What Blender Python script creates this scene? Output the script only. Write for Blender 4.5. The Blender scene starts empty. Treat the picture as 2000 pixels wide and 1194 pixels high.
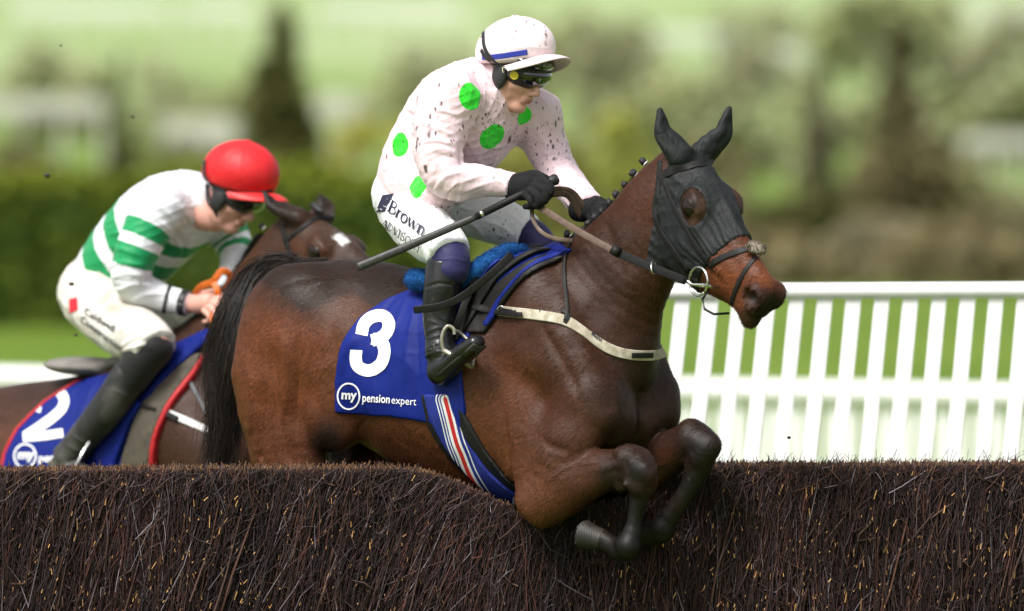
import bpy, bmesh, math, random
import numpy as np
from mathutils import Vector, Matrix, Euler
from mathutils.bvhtree import BVHTree

C = bpy.context.scene
COL = C.collection
rng = np.random.default_rng(7)
random.seed(7)
R_ = math.radians

# ------------------------------------------------------------------ camera, sky, sun, exposure
CAMZ, CAMD, PPM, CX, CY = 1.88, 24.0, 600.0, 1000.0, 597.0   # eye height, distance to the horses, photo pixels per metre there
cam_d = bpy.data.cameras.new('camera'); cam = bpy.data.objects.new('camera', cam_d); COL.objects.link(cam)
cam.location = (0, -CAMD, CAMZ); cam.rotation_euler = (R_(90), 0, 0)
cam_d.sensor_width = 36; cam_d.lens = 36 * CAMD / (2000 / PPM)
cam_d.clip_start = 0.5; cam_d.clip_end = 6000
cam_d.dof.use_dof = True; cam_d.dof.focus_distance = 23.75; cam_d.dof.aperture_fstop = 1.8
C.camera = cam
SUN_EL, SUN_AZ = 52, 215          # azimuth measured clockwise from +Y (away from the camera)
w = bpy.data.worlds.new('World'); C.world = w; w.use_nodes = True
nt = w.node_tree; nt.nodes.clear()
sky = nt.nodes.new('ShaderNodeTexSky'); sky.sky_type = 'NISHITA'; sky.sun_disc = False
sky.sun_elevation = R_(SUN_EL); sky.sun_rotation = R_(SUN_AZ); sky.dust_density = 4.0; sky.air_density = 1.0
hs = nt.nodes.new('ShaderNodeHueSaturation'); hs.inputs['Saturation'].default_value = 0.28
bgn = nt.nodes.new('ShaderNodeBackground'); bgn.inputs['Strength'].default_value = 0.12
out = nt.nodes.new('ShaderNodeOutputWorld')
nt.links.new(sky.outputs[0], hs.inputs['Color']); nt.links.new(hs.outputs[0], bgn.inputs['Color']); nt.links.new(bgn.outputs[0], out.inputs['Surface'])
sun_d = bpy.data.lights.new('sun', 'SUN'); sun = bpy.data.objects.new('sun', sun_d); COL.objects.link(sun)
sun_d.energy = 2.3; sun_d.angle = R_(20); sun_d.color = (1, .98, .95)
_az, _el = R_(SUN_AZ), R_(SUN_EL)
_sv = Vector((math.sin(_az) * math.cos(_el), math.cos(_az) * math.cos(_el), math.sin(_el)))
sun.rotation_euler = (-_sv).to_track_quat('-Z', 'Y').to_euler(); sun.location = (0, 0, 30)
C.view_settings.view_transform = 'Standard'; C.view_settings.look = 'None'
C.view_settings.exposure = 0.80; C.view_settings.gamma = 1.0; C.view_settings.use_curve_mapping = False
C.cycles.use_denoising = True
C.cycles.max_bounces = 6; C.cycles.caustics_reflective = False; C.cycles.caustics_refractive = False

# ------------------------------------------------------------------ small helpers
def V3(*a): return np.array(a, float)
def nrm(v): v = np.asarray(v, float); return v / max(np.linalg.norm(v), 1e-12)
def P(px, py, Y=0.0):
    """photo pixel + distance beyond the horses' plane -> world point"""
    f = (CAMD + Y) / CAMD / PPM
    return V3((px - CX) * f, Y, CAMZ - (py - CY) * f)
def to_px(v):
    f = (CAMD + v[..., 1]) / CAMD / PPM
    return np.stack([v[..., 0] / f + CX, (CAMZ - v[..., 2]) / f + CY], -1)
class Frame:
    """a horse's own frame: f forward, r to its right flank (towards the camera), z up"""
    def __init__(s, px, Y, yaw):
        s.c, s.s = math.cos(R_(yaw)), math.sin(R_(yaw)); s.px = px; s.Y = Y
        s.O = P(px, CY, Y); s.F = V3(s.c, -s.s, 0); s.R = V3(-s.s, -s.c, 0); s.U = V3(0, 0, 1)
    def at(s, px, py, r=0.0):
        q = (px - CX) / PPM
        f = (q * (CAMD + s.Y - r * s.c) / CAMD - s.O[0] + r * s.s) / (s.c + q * s.s / CAMD)
        X = s.O[0] + f * s.c - r * s.s; Y = s.Y - f * s.s - r * s.c
        return V3(X, Y, CAMZ - (py - CY) / PPM * (CAMD + Y) / CAMD)
def tag(o, label=None, cat=None, group=None, kind=None):
    if label: o['label'] = label
    if cat: o['category'] = cat
    if group: o['group'] = group
    if kind: o['kind'] = kind
    return o
def link(o, parent=None):
    COL.objects.link(o)
    if parent is not None: o.parent = parent
    return o
def mesh_np(name, verts, faces, mat=None, parent=None, smooth=True, col=None, attrs=None, sizes=None):
    """verts (n,3); faces (m,k) of one size, or a flat list with sizes"""
    verts = np.asarray(verts, np.float32); me = bpy.data.meshes.new(name)
    faces = np.asarray(faces, np.int32)
    if sizes is None: sizes = np.full(len(faces), faces.shape[1], np.int32)
    flat = faces.reshape(-1)
    me.vertices.add(len(verts)); me.vertices.foreach_set('co', verts.reshape(-1))
    me.loops.add(len(flat)); me.loops.foreach_set('vertex_index', flat)
    me.polygons.add(len(sizes)); st = np.concatenate([[0], np.cumsum(sizes)[:-1]]).astype(np.int32)
    me.polygons.foreach_set('loop_start', st)
    me.polygons.foreach_set('use_smooth', np.full(len(sizes), smooth))
    me.update(calc_edges=True); me.validate()
    if col is not None:
        a = me.color_attributes.new('col', 'FLOAT_COLOR', 'POINT')
        c4 = np.ones((len(verts), 4), np.float32); c4[:, :col.shape[1]] = col; a.data.foreach_set('color', c4.reshape(-1))
    for k, v in (attrs or {}).items():
        a = me.attributes.new(k, 'FLOAT', 'POINT'); a.data.foreach_set('value', np.asarray(v, np.float32))
    if mat: me.materials.append(mat)
    return link(bpy.data.objects.new(name, me), parent)
def empty(name, loc=(0, 0, 0)):
    o = bpy.data.objects.new(name, None); o.empty_display_size = .2; COL.objects.link(o); o.location = loc; return o
def vnormals(me):
    n = np.empty(len(me.vertices) * 3, np.float32); me.vertex_normals.foreach_get('vector', n); return n.reshape(-1, 3)
def vcos(me):
    n = np.empty(len(me.vertices) * 3, np.float32); me.vertices.foreach_get('co', n); return n.reshape(-1, 3)
def catmull(pts, n):
    """resample rows of pts (any columns) along a Catmull-Rom spline, n steps per span"""
    p = np.asarray(pts, float)
    if len(p) < 3:
        t = np.linspace(0, 1, n + 1)[:, None]; return p[0] * (1 - t) + p[-1] * t
    q = np.vstack([2 * p[0] - p[1], p, 2 * p[-1] - p[-2]]); o = []
    for i in range(1, len(q) - 2):
        t = np.linspace(0, 1, n, endpoint=False)[:, None]; a, b, c, d = q[i - 1], q[i], q[i + 1], q[i + 2]
        o.append(.5 * (2 * b + (c - a) * t + (2 * a - 5 * b + 4 * c - d) * t ** 2 + (3 * b - a - 3 * c + d) * t ** 3))
    o.append(p[-1:]); return np.vstack(o)
def tube_arrays(pts, rad, sides=8, up=(0, 0, 1), flat=1.0, cap=True, rect=False):
    """swept tube / strap: verts and quads; flat < 1 thins the section along its second axis"""
    p = np.asarray(pts, float); n = len(p); rad = np.broadcast_to(np.asarray(rad, float), (n,))
    T = np.gradient(p, axis=0); T /= np.linalg.norm(T, axis=1)[:, None] + 1e-12
    upv = np.broadcast_to(np.asarray(up, float), (n, 3))
    Vv = upv - T * (upv * T).sum(1)[:, None]; Vv /= np.linalg.norm(Vv, axis=1)[:, None] + 1e-9; U = np.cross(T, Vv)
    a = np.arange(sides) * 2 * np.pi / sides + (np.pi / sides)
    ca, sa = np.cos(a), np.sin(a)
    if rect: ca, sa = np.sign(ca) * np.abs(ca) ** .22, np.sign(sa) * np.abs(sa) ** .22
    vs = p[:, None] + rad[:, None, None] * (ca[None, :, None] * U[:, None] + flat * sa[None, :, None] * Vv[:, None])
    vs = vs.reshape(-1, 3); i = np.arange(n - 1)[:, None] * sides; j = np.arange(sides)[None]; k = (j + 1) % sides
    q = np.stack([i + j, i + k, i + sides + k, i + sides + j], -1).reshape(-1, 4)
    if cap:
        vs = np.vstack([vs, p[:1], p[-1:]]); m = len(vs)
        jj = np.arange(sides); kk = (jj + 1) % sides
        q = np.vstack([q, np.stack([kk, jj, np.full(sides, m - 2), np.full(sides, m - 2)], -1), np.stack([(n - 1) * sides + jj, (n - 1) * sides + kk, np.full(sides, m - 1), np.full(sides, m - 1)], -1)])
    return vs, q
class MB:
    """collects shapes into one mesh"""
    def __init__(s): s.v = []; s.f = []; s.z = []; s.n = 0; s.c = []
    def add(s, v, f, col=None):
        v = np.asarray(v, float); s.v.append(v)
        for q in np.asarray(f):
            q = [int(x) for x in q]
            if len(q) == 4 and q[2] == q[3]: q = q[:3]
            s.f.extend([x + s.n for x in q]); s.z.append(len(q))
        s.n += len(v); s.c.append(np.tile(np.asarray(col if col is not None else (1, 1, 1), float)[:3], (len(v), 1))); return s
    def tube(s, pts, rad, sides=8, up=(0, 0, 1), flat=1.0, col=None, rect=False):
        return s.add(*tube_arrays(pts, rad, sides, up, flat, True, rect), col)
    def box(s, c, d, rot=None, col=None):
        v = np.array([[x, y, z] for x in (-1, 1) for y in (-1, 1) for z in (-1, 1)], float) * np.asarray(d) / 2
        if rot is not None: v = v @ np.asarray(rot.to_matrix() if hasattr(rot, 'to_matrix') else rot).T
        return s.add(v + np.asarray(c), [[0, 1, 3, 2], [4, 6, 7, 5], [0, 4, 5, 1], [2, 3, 7, 6], [0, 2, 6, 4], [1, 5, 7, 3]], col)
    def ell(s, c, ax, n=12, col=None):
        """ellipsoid from three axis vectors"""
        ax = np.asarray(ax, float); th = np.linspace(0, np.pi, n // 2 + 1); ph = np.arange(n) * 2 * np.pi / n
        d = np.stack([np.sin(th)[:, None] * np.cos(ph), np.sin(th)[:, None] * np.sin(ph), np.cos(th)[:, None] * np.ones(n)], -1).reshape(-1, 3)
        i = np.arange(n // 2)[:, None] * n; j = np.arange(n)[None]; k = (j + 1) % n
        return s.add(d @ ax + np.asarray(c), np.stack([i + j, i + n + j, i + n + k, i + k], -1).reshape(-1, 4), col)
    def build(s, name, mat=None, parent=None, smooth=True, bevel=0, col=False):
        o = mesh_np(name, np.vstack(s.v), np.array(s.f), mat, parent, smooth, col=np.vstack(s.c) if col else None, sizes=np.array(s.z, np.int32))
        if bevel:
            m = o.modifiers.new('b', 'BEVEL'); m.width = bevel; m.segments = 2; m.limit_method = 'ANGLE'
        return o

# ------------------------------------------------------------------ materials
class NT:
    def __init__(s, name):
        s.m = bpy.data.materials.new(name); s.m.use_nodes = True; s.t = s.m.node_tree
        s.b = s.t.nodes['Principled BSDF']
        s.tc = s.t.nodes.new('ShaderNodeTexCoord').outputs['Object']
    def n(s, typ, ins=None, **kw):
        nd = s.t.nodes.new('ShaderNode' + typ)
        for k, v in kw.items(): setattr(nd, k, v)
        for k, v in (ins or {}).items():
            if isinstance(v, bpy.types.NodeSocket): s.t.links.new(v, nd.inputs[k])
            else: nd.inputs[k].default_value = v
        return nd
    def math(s, op, a, b=0.0, clamp=False):
        return s.n('Math', {0: a, 1: b}, operation=op, use_clamp=clamp).outputs[0]
    def mix(s, fac, a, b, blend='MIX'):
        nd = s.n('Mix', data_type='RGBA', blend_type=blend, clamp_factor=True)
        for k, v in ((0, fac), (6, a), (7, b)):
            if isinstance(v, bpy.types.NodeSocket): s.t.links.new(v, nd.inputs[k])
            else: nd.inputs[k].default_value = (tuple(v) + (1,))[:4] if hasattr(v, '__len__') else v
        return nd.outputs[2]
    def map(s, scale=(1, 1, 1), rot=(0, 0, 0), src=None):
        return s.n('Mapping', {'Vector': src or s.tc, 'Scale': scale, 'Rotation': rot}).outputs[0]
    def noise(s, scale, detail=4, src=None, rough=.55, dist=0.0):
        return s.n('TexNoise', {'Vector': src or s.tc, 'Scale': scale, 'Detail': detail, 'Roughness': rough, 'Distortion': dist}).outputs[0]
    def ramp(s, v, lo, hi):
        return s.n('MapRange', {0: v, 1: lo, 2: hi, 3: 0.0, 4: 1.0}, clamp=True).outputs[0]
    def attr(s, name, fac=False):
        return s.n('Attribute', attribute_name=name).outputs['Fac' if fac else 'Color']
    def bump(s, h, strength=.3, dist=.002, prev=None):
        d = {'Height': h, 'Strength': strength, 'Distance': dist}
        if prev is not None: d['Normal'] = prev
        return s.n('Bump', d).outputs[0]
    def put(s, **kw):
        for k, v in kw.items():
            k = {'color': 'Base Color', 'rough': 'Roughness', 'metal': 'Metallic', 'spec': 'Specular IOR Level', 'normal': 'Normal', 'sheen': 'Sheen Weight', 'trans': 'Transmission Weight', 'alpha': 'Alpha', 'sss': 'Subsurface Weight', 'coat': 'Coat Weight'}.get(k, k)
            if isinstance(v, bpy.types.NodeSocket): s.t.links.new(v, s.b.inputs[k])
            elif k == 'Base Color': s.b.inputs[k].default_value = (tuple(v) + (1,))[:4]
            else: s.b.inputs[k].default_value = v
        return s.m
    def mud(s, col, amount=.5, scale=34, mask=None, mudcol=(.045, .028, .019)):
        """splashes of mud: elongated specks of mixed size scattered in drifts"""
        big = s.ramp(s.noise(5.5, 3), .32, .68); c = col
        for sc, th, sq, rot in ((scale, .36, (1, 1, .5), (.3, .5, .2)), (scale * 2.0, .40, (1, 1, .45), (.2, .9, 1.2)), (scale * .5, .26, (1, 1, .7), (1.1, .2, .4))):
            mp = s.map(sq, rot)
            wob = s.n('TexNoise', {'Vector': mp, 'Scale': sc * 2.4, 'Detail': 3}).outputs['Color']
            mp2 = s.n('VectorMath', {0: mp, 1: s.n('VectorMath', {0: wob, 'Scale': .4 / sc}, operation='SCALE').outputs[0]}, operation='ADD').outputs[0]
            vo = s.n('TexVoronoi', {'Vector': mp2, 'Scale': sc}, feature='F1')
            rnd = s.n('SeparateColor', {0: vo.outputs['Color']}).outputs[0]
            size = s.math('MULTIPLY', s.ramp(s.math('ADD', rnd, s.math('MULTIPLY', s.math('SUBTRACT', big, .5), .9)), 1.15 - amount, 1.55), th)
            if mask is not None: size = s.math('MULTIPLY', size, mask)
            hit_ = s.ramp(s.math('SUBTRACT', size, vo.outputs['Distance']), 0.0, .10)
            c = s.mix(s.math('MULTIPLY', hit_, .88), c, mudcol)
        return c
def simple(name, color, rough=.5, metal=0.0, spec=.5, noise=None, bump=None, var=.25):
    t = NT(name); c = color
    if noise:
        c = t.mix(t.ramp(t.noise(noise), .3, .7), [x * (1 - var) for x in color], [min(1, x * (1 + var)) for x in color])
    if bump: t.put(normal=t.bump(t.noise(bump[0]), bump[1], bump[2]))
    return t.put(color=c, rough=rough, metal=metal, spec=spec)
# ------------------------------------------------------------------ organic bodies: blended volumes turned into one skin
class Field:
    def __init__(s, lo, hi, h):
        s.lo = np.asarray(lo, float); s.h = h
        n = np.ceil((np.asarray(hi) - s.lo) / h).astype(int) + 1
        s.A = np.full(n, 2.0, np.float32); s.ax = [(s.lo[i] + h * np.arange(n[i])).astype(np.float32) for i in range(3)]
    def copy(s):
        o = Field.__new__(Field); o.lo, o.h, o.ax = s.lo, s.h, s.ax; o.A = s.A.copy(); return o
    def sub(s, lo, hi):
        sl = []
        for i in range(3):
            a = max(0, int(math.floor((lo[i] - s.lo[i]) / s.h))); b = min(len(s.ax[i]), int(math.ceil((hi[i] - s.lo[i]) / s.h)) + 1)
            if b <= a: return None
            sl.append(slice(a, b))
        return tuple(sl)
    def grid(s, sl):
        return s.ax[0][sl[0]][:, None, None], s.ax[1][sl[1]][None, :, None], s.ax[2][sl[2]][None, None, :]
    def crop(s, lo, hi):
        sl = s.sub(lo, hi); o = Field.__new__(Field); o.h = s.h; o.ax = [a[k] for a, k in zip(s.ax, sl)]; o.lo = np.array([a[0] for a in o.ax], float); o.A = s.A[sl].copy(); return o
    def clip(s, d, k=.004):
        d = d.astype(np.float32); h = np.maximum(k - np.abs(s.A - d), 0) / k; s.A = np.maximum(s.A, d) + h * h * k * .25; return s
    def all(s): return s.grid((slice(None),) * 3)
    @staticmethod
    def segd(X, Y, Z, p0, p1, v, r0, r1, capf=1.0):
        T = p1 - p0; L = np.linalg.norm(T); Th = T / L if L > 1e-9 else nrm(np.cross(v, (1, .3, .2)))
        Vv = nrm(v - Th * np.dot(v, Th)); U = np.cross(Th, Vv)
        dx, dy, dz = X - np.float32(p0[0]), Y - np.float32(p0[1]), Z - np.float32(p0[2])
        f = lambda w: dx * np.float32(w[0]) + dy * np.float32(w[1]) + dz * np.float32(w[2])
        ax, u, vv = f(Th), f(U), f(Vv)
        t = np.clip(ax / max(L, 1e-9), 0, 1); ax = ax - t * L
        a = r0[0] + (r1[0] - r0[0]) * t; b = r0[1] + (r1[1] - r0[1]) * t; c = (a + b) * (.5 * capf)
        qa, qb, qc = u / a, vv / b, ax / c
        k0 = np.sqrt(qa * qa + qb * qb + qc * qc); k1 = np.sqrt((qa / a) ** 2 + (qb / b) ** 2 + (qc / c) ** 2) + 1e-6
        return (k0 * (k0 - 1) / k1).astype(np.float32)
    def merge(s, sl, d, k, mode):
        A = s.A[sl]
        if mode == 'add':
            h = np.maximum(k - np.abs(A - d), 0) / k; s.A[sl] = np.minimum(A, d) - h * h * k * .25
        else:
            d = -d; h = np.maximum(k - np.abs(A - d), 0) / k; s.A[sl] = np.maximum(A, d) + h * h * k * .25
    def chain(s, st, up, k=.04, n=4, mode='add', capf=1.0):
        """st: rows (x,y,z,a,b): a = half width across, b = half height along up"""
        q = catmull(np.asarray(st, float), n); m = q[:, 3:].max() + k + 2 * s.h
        sl = s.sub(q[:, :3].min(0) - m, q[:, :3].max(0) + m)
        if sl is None: return s
        D = np.full(s.A[sl].shape, 2.0, np.float32); off = [x.start for x in sl]
        up = np.asarray(up, float)
        for i in range(len(q) - 1):
            mm = max(q[i, 3:].max(), q[i + 1, 3:].max()) * max(1, capf) + k + 2 * s.h
            ss = s.sub(np.minimum(q[i, :3], q[i + 1, :3]) - mm, np.maximum(q[i, :3], q[i + 1, :3]) + mm)
            if ss is None: continue
            ls = tuple(slice(x.start - o, x.stop - o) for x, o in zip(ss, off))
            d = s.segd(*s.grid(ss), q[i, :3], q[i + 1, :3], up, q[i, 3:5], q[i + 1, 3:5], capf)
            D[ls] = np.minimum(D[ls], d)
        s.merge(sl, D, k, mode); return s
    def ball(s, c, r, k=.03, mode='add', ax=None):
        """ellipsoid; ax = three unit axes (rows), r = radii along them"""
        c = np.asarray(c, float); r = np.broadcast_to(np.asarray(r, float), (3,)); ax = np.eye(3) if ax is None else np.asarray(ax)
        m = r.max() + k + 2 * s.h; sl = s.sub(c - m, c + m)
        if sl is None: return s
        X, Y, Z = s.grid(sl); dx, dy, dz = X - np.float32(c[0]), Y - np.float32(c[1]), Z - np.float32(c[2])
        q = [(dx * np.float32(a[0]) + dy * np.float32(a[1]) + dz * np.float32(a[2])) for a in ax]
        k0 = np.sqrt(sum((x / t) ** 2 for x, t in zip(q, r))); k1 = np.sqrt(sum((x / t ** 2) ** 2 for x, t in zip(q, r))) + 1e-6
        s.merge(sl, (k0 * (k0 - 1) / k1).astype(np.float32), k, mode); return s
    def crease(s, pts, wd, amp, n=6):
        """shallow groove (amp > 0) or ridge (amp < 0) along a polyline"""
        q = catmull(np.asarray(pts, float), n) if len(pts) > 1 else np.asarray(pts, float); m = wd * 2.6
        sl = s.sub(q.min(0) - m, q.max(0) + m)
        if sl is None: return s
        X, Y, Z = s.grid(sl); D = np.full(s.A[sl].shape, 9.0, np.float32)
        for i in range(max(1, len(q) - 1)):
            p0 = q[i]; T = (q[i + 1] if len(q) > 1 else q[i]) - p0; L2 = max(T @ T, 1e-12)
            t = np.clip(((X - p0[0]) * T[0] + (Y - p0[1]) * T[1] + (Z - p0[2]) * T[2]) / L2, 0, 1)
            D = np.minimum(D, (X - p0[0] - t * T[0]) ** 2 + (Y - p0[1] - t * T[1]) ** 2 + (Z - p0[2] - t * T[2]) ** 2)
        s.A[sl] += (amp * np.exp(-D / wd ** 2)).astype(np.float32); return s
    def plane(s, p, nv, k=.004):
        """keep the side the normal points away from"""
        X, Y, Z = s.all(); nv = nrm(nv)
        d = ((X - p[0]) * nv[0] + (Y - p[1]) * nv[1] + (Z - p[2]) * nv[2]).astype(np.float32)
        h = np.maximum(k - np.abs(s.A - d), 0) / k; s.A = np.maximum(s.A, d) + h * h * k * .25; return s
    def skin(s):
        A = s.A; A[[0, -1]] = 2; A[:, [0, -1]] = 2; A[:, :, [0, -1]] = 2
        S = A < 0; n = np.array(A.shape) - 1
        cnt = np.zeros(n, np.int8); cor = [(i, j, k) for i in (0, 1) for j in (0, 1) for k in (0, 1)]
        for i, j, k in cor: cnt += S[i:i + n[0], j:j + n[1], k:k + n[2]]
        act = (cnt > 0) & (cnt < 8); idx = np.argwhere(act); ids = np.full(n, -1, np.int32); ids[act] = np.arange(len(idx))
        pos = np.zeros((len(idx), 3)); num = np.zeros(len(idx))
        val = {c: A[idx[:, 0] + c[0], idx[:, 1] + c[1], idx[:, 2] + c[2]] for c in cor}
        for a in cor:
            for ax in range(3):
                if a[ax]: continue
                b = list(a); b[ax] = 1; b = tuple(b); va, vb = val[a], val[b]; m = (va < 0) != (vb < 0)
                t = np.where(m, va / np.where(m, va - vb, 1), 0); p = np.tile(np.array(a, float), (len(idx), 1)); p[:, ax] += t
                pos += p * m[:, None]; num += m
        v = s.lo + s.h * (idx + pos / num[:, None]); F = []
        for ax in range(3):
            o1, o2 = [(1, 2), (2, 0), (0, 1)][ax]
            sa = [slice(None)] * 3; sb = [slice(None)] * 3; sa[ax] = slice(0, -1); sb[ax] = slice(1, None)
            ch = S[tuple(sa)] != S[tuple(sb)]; e = np.argwhere(ch)
            e = e[(e[:, o1] > 0) & (e[:, o2] > 0) & (e[:, o1] < A.shape[o1] - 1) & (e[:, o2] < A.shape[o2] - 1)]
            ins = S[e[:, 0], e[:, 1], e[:, 2]]
            def g(d1, d2):
                c = e.copy(); c[:, o1] -= d1; c[:, o2] -= d2; return ids[c[:, 0], c[:, 1], c[:, 2]]
            q = np.stack([g(1, 1), g(0, 1), g(0, 0), g(1, 0)], -1); q[~ins] = q[~ins][:, ::-1]; F.append(q)
        F = np.vstack(F); F = F[(F >= 0).all(1)]
        # drop stray islands' unused points is not needed: every active cell is used
        return v, F
    def mesh(s, name, mat, parent=None, colfn=None, attrs=None):
        v, q = s.skin(); c = colfn(v) if colfn else None
        return mesh_np(name, v, q, mat, parent, True, col=c, attrs={k: f(v) for k, f in (attrs or {}).items()})
def poly_sdf(x, y, poly):
    """signed distance (negative inside) to a closed polygon, arrays broadcast"""
    x, y = np.broadcast_arrays(x, y); d = np.full(x.shape, 1e9, np.float32); sgn = np.ones(x.shape, np.int8)
    P2 = np.asarray(poly, float); n = len(P2)
    for i in range(n):
        a, b = P2[i], P2[(i + 1) % n]; ex, ey = b - a; wx, wy = x - a[0], y - a[1]
        t = np.clip((wx * ex + wy * ey) / (ex * ex + ey * ey + 1e-12), 0, 1)
        d = np.minimum(d, (wx - ex * t) ** 2 + (wy - ey * t) ** 2)
        c1, c2, c3 = y >= a[1], y < b[1], ex * wy > ey * wx
        sgn = np.where((c1 & c2 & c3) | (~c1 & ~c2 & ~c3), -sgn, sgn)
    return np.sqrt(d) * sgn
def folds(o, lines, face=.0):
    """press folds (amp < 0: raised) into the camera-facing cloth or hide of an object: (pixel polyline, width px, amp metres)"""
    me = o.data; v = vcos(me).astype(float); n = vnormals(me); px = to_px(v); disp = np.zeros(len(v)); wgt = np.clip((-n[:, 1] + .1) / .5, 0, 1)
    for pl, wd, amp in lines:
        q = catmull(np.asarray(pl, float), 6) if len(pl) > 2 else np.asarray(pl, float)
        m = ((px > q.min(0) - 3 * wd) & (px < q.max(0) + 3 * wd)).all(1); i = np.where(m)[0]
        if not len(i): continue
        D = np.full(len(i), 1e9); tt = np.zeros(len(i)); L = len(q) - 1
        for j in range(L):
            a, T = q[j], q[j + 1] - q[j]; t = np.clip(((px[i] - a) @ T) / max(T @ T, 1e-9), 0, 1)
            d = ((px[i] - a - t[:, None] * T) ** 2).sum(1); b = d < D; D[b] = d[b]; tt[b] = (j + t[b]) / L
        taper = np.clip(np.minimum(tt, 1 - tt) * 5, 0.15, 1)
        disp[i] -= amp * (.45 * np.exp(-D / wd ** 2) + .55 * np.exp(-1.5 * np.sqrt(D) / wd)) * taper * wgt[i]
    v += n * disp[:, None]; me.vertices.foreach_set('co', v.astype(np.float32).reshape(-1)); me.update()
def bvh_of(*objs):
    vs, fs, k = [], [], 0
    for o in objs:
        v = vcos(o.data); vs.extend(map(tuple, v)); fs.extend([tuple(i + k for i in p.vertices) for p in o.data.polygons]); k += len(v)
    return BVHTree.FromPolygons(vs, fs)
CAMP = Vector((0, -CAMD, CAMZ))
def hit(bvh, px, py, off=0.0):
    """the point of a surface seen at a photo pixel, lifted off it"""
    d = (Vector(P(px, py, 0)) - CAMP).normalized(); r = bvh.ray_cast(CAMP, d)
    if r[0] is None: return None, None
    n = r[1] if r[1].dot(d) < 0 else -r[1]
    return np.array(r[0] + n * off), np.array(n)
def strap_on(bvh, pix, width, thick, off=.002, sides=8, mb=None, col=None, n=6, default=0.0):
    """a strap lying on a surface along a pixel polyline (width, thickness in metres)"""
    q = catmull(np.asarray(pix, float), n); pts, nn = [], []
    for a, b in q:
        h, m = hit(bvh, a, b, off)
        if h is None: continue
        pts.append(h); nn.append(m)
    pts = np.array(pts); nn = np.array(nn)
    for _ in range(3):
        nn[1:-1] = (nn[:-2] + nn[1:-1] * 2 + nn[2:]) / 4; pts[1:-1] = (pts[:-2] + pts[1:-1] * 2 + pts[2:]) / 4
    mb = mb or MB()
    T = np.gradient(pts, axis=0); T /= np.linalg.norm(T, axis=1)[:, None] + 1e-12
    # tube_arrays: U across (width), V along the normal (thickness)
    mb.add(*tube_arrays(pts, width / 2, sides, nn, thick / width, True, True), col); return mb

def crumple(o, amp, seed, lo=60, hi=150, dirs=None, mask=None, n=7):
    """fine drape wrinkles pressed into thin cloth: warped ridges that come and go"""
    g = np.random.default_rng(seed); me = o.data; v = vcos(me).astype(float); nn = vnormals(me); c = v - v.mean(0); d = np.zeros(len(v))
    for i in range(n):
        k = nrm(g.normal(size=3) if dirs is None else np.asarray(dirs[i % len(dirs)]) + g.normal(0, .35, 3)) * g.uniform(lo, hi); a = nrm(g.normal(size=3)) * g.uniform(14, 30); b = nrm(g.normal(size=3)) * g.uniform(8, 16)
        r = 1 - np.abs(np.sin(c @ k + 1.6 * np.sin(c @ a + g.uniform(0, 6)) + g.uniform(0, 6))); w = np.clip(np.sin(c @ b + g.uniform(0, 6)) * 1.4 + np.sin(c @ (b[[1, 2, 0]]) + g.uniform(0, 6)) * .8 - .25, 0, 1)
        d += r ** 2.2 * w
    if mask is not None: d = d * mask(v)
    v += nn * (amp * d)[:, None]; me.vertices.foreach_set('co', v.astype(np.float32).ravel()); me.update()
# ------------------------------------------------------------------ ground, hill, hedge, trees, white rails
_py = [-60, 4, 12, 46, 86, 126, 276, 576, 976, 1500]
_pz = [0, 0, .3, 1.70, 2.25, 4.6, 12.5, 31, 62, 95]
def zg(Y): return np.interp(Y, _py, _pz)
def grass_mat():
    t = NT('turf'); pos = t.n('SeparateXYZ', {0: t.tc}).outputs
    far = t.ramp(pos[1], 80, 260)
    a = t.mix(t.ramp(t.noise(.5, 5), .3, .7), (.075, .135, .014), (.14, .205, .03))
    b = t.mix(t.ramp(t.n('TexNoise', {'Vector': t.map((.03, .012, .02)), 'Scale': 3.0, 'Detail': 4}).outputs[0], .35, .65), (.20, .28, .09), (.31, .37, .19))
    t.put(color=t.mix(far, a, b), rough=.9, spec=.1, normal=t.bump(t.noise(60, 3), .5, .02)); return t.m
ys = np.array([-60, -10, 0, 4, 8, 12, 20, 30, 40, 46, 60, 86, 100, 126, 160, 200, 276, 350, 450, 576, 700, 976, 1500.]); xs = np.linspace(-1, 1, 41)
gx = xs[None] * (40 + np.maximum(ys, 0)[:, None] * 1.2); gy = ys[:, None] + 0 * xs[None]
gz = zg(gy) + np.where(gy > 90, .02 * gy * .12 * np.sin(gx * .05 + gy * .02), 0)
ni, nj = gx.shape; ii, jj = np.meshgrid(np.arange(ni - 1), np.arange(nj - 1), indexing='ij'); k = (ii * nj + jj).ravel()
tag(mesh_np('ground', np.stack([gx, gy, gz], -1).reshape(-1, 3), np.stack([k, k + 1, k + nj + 1, k + nj], -1), grass_mat()), kind='structure')

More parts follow.
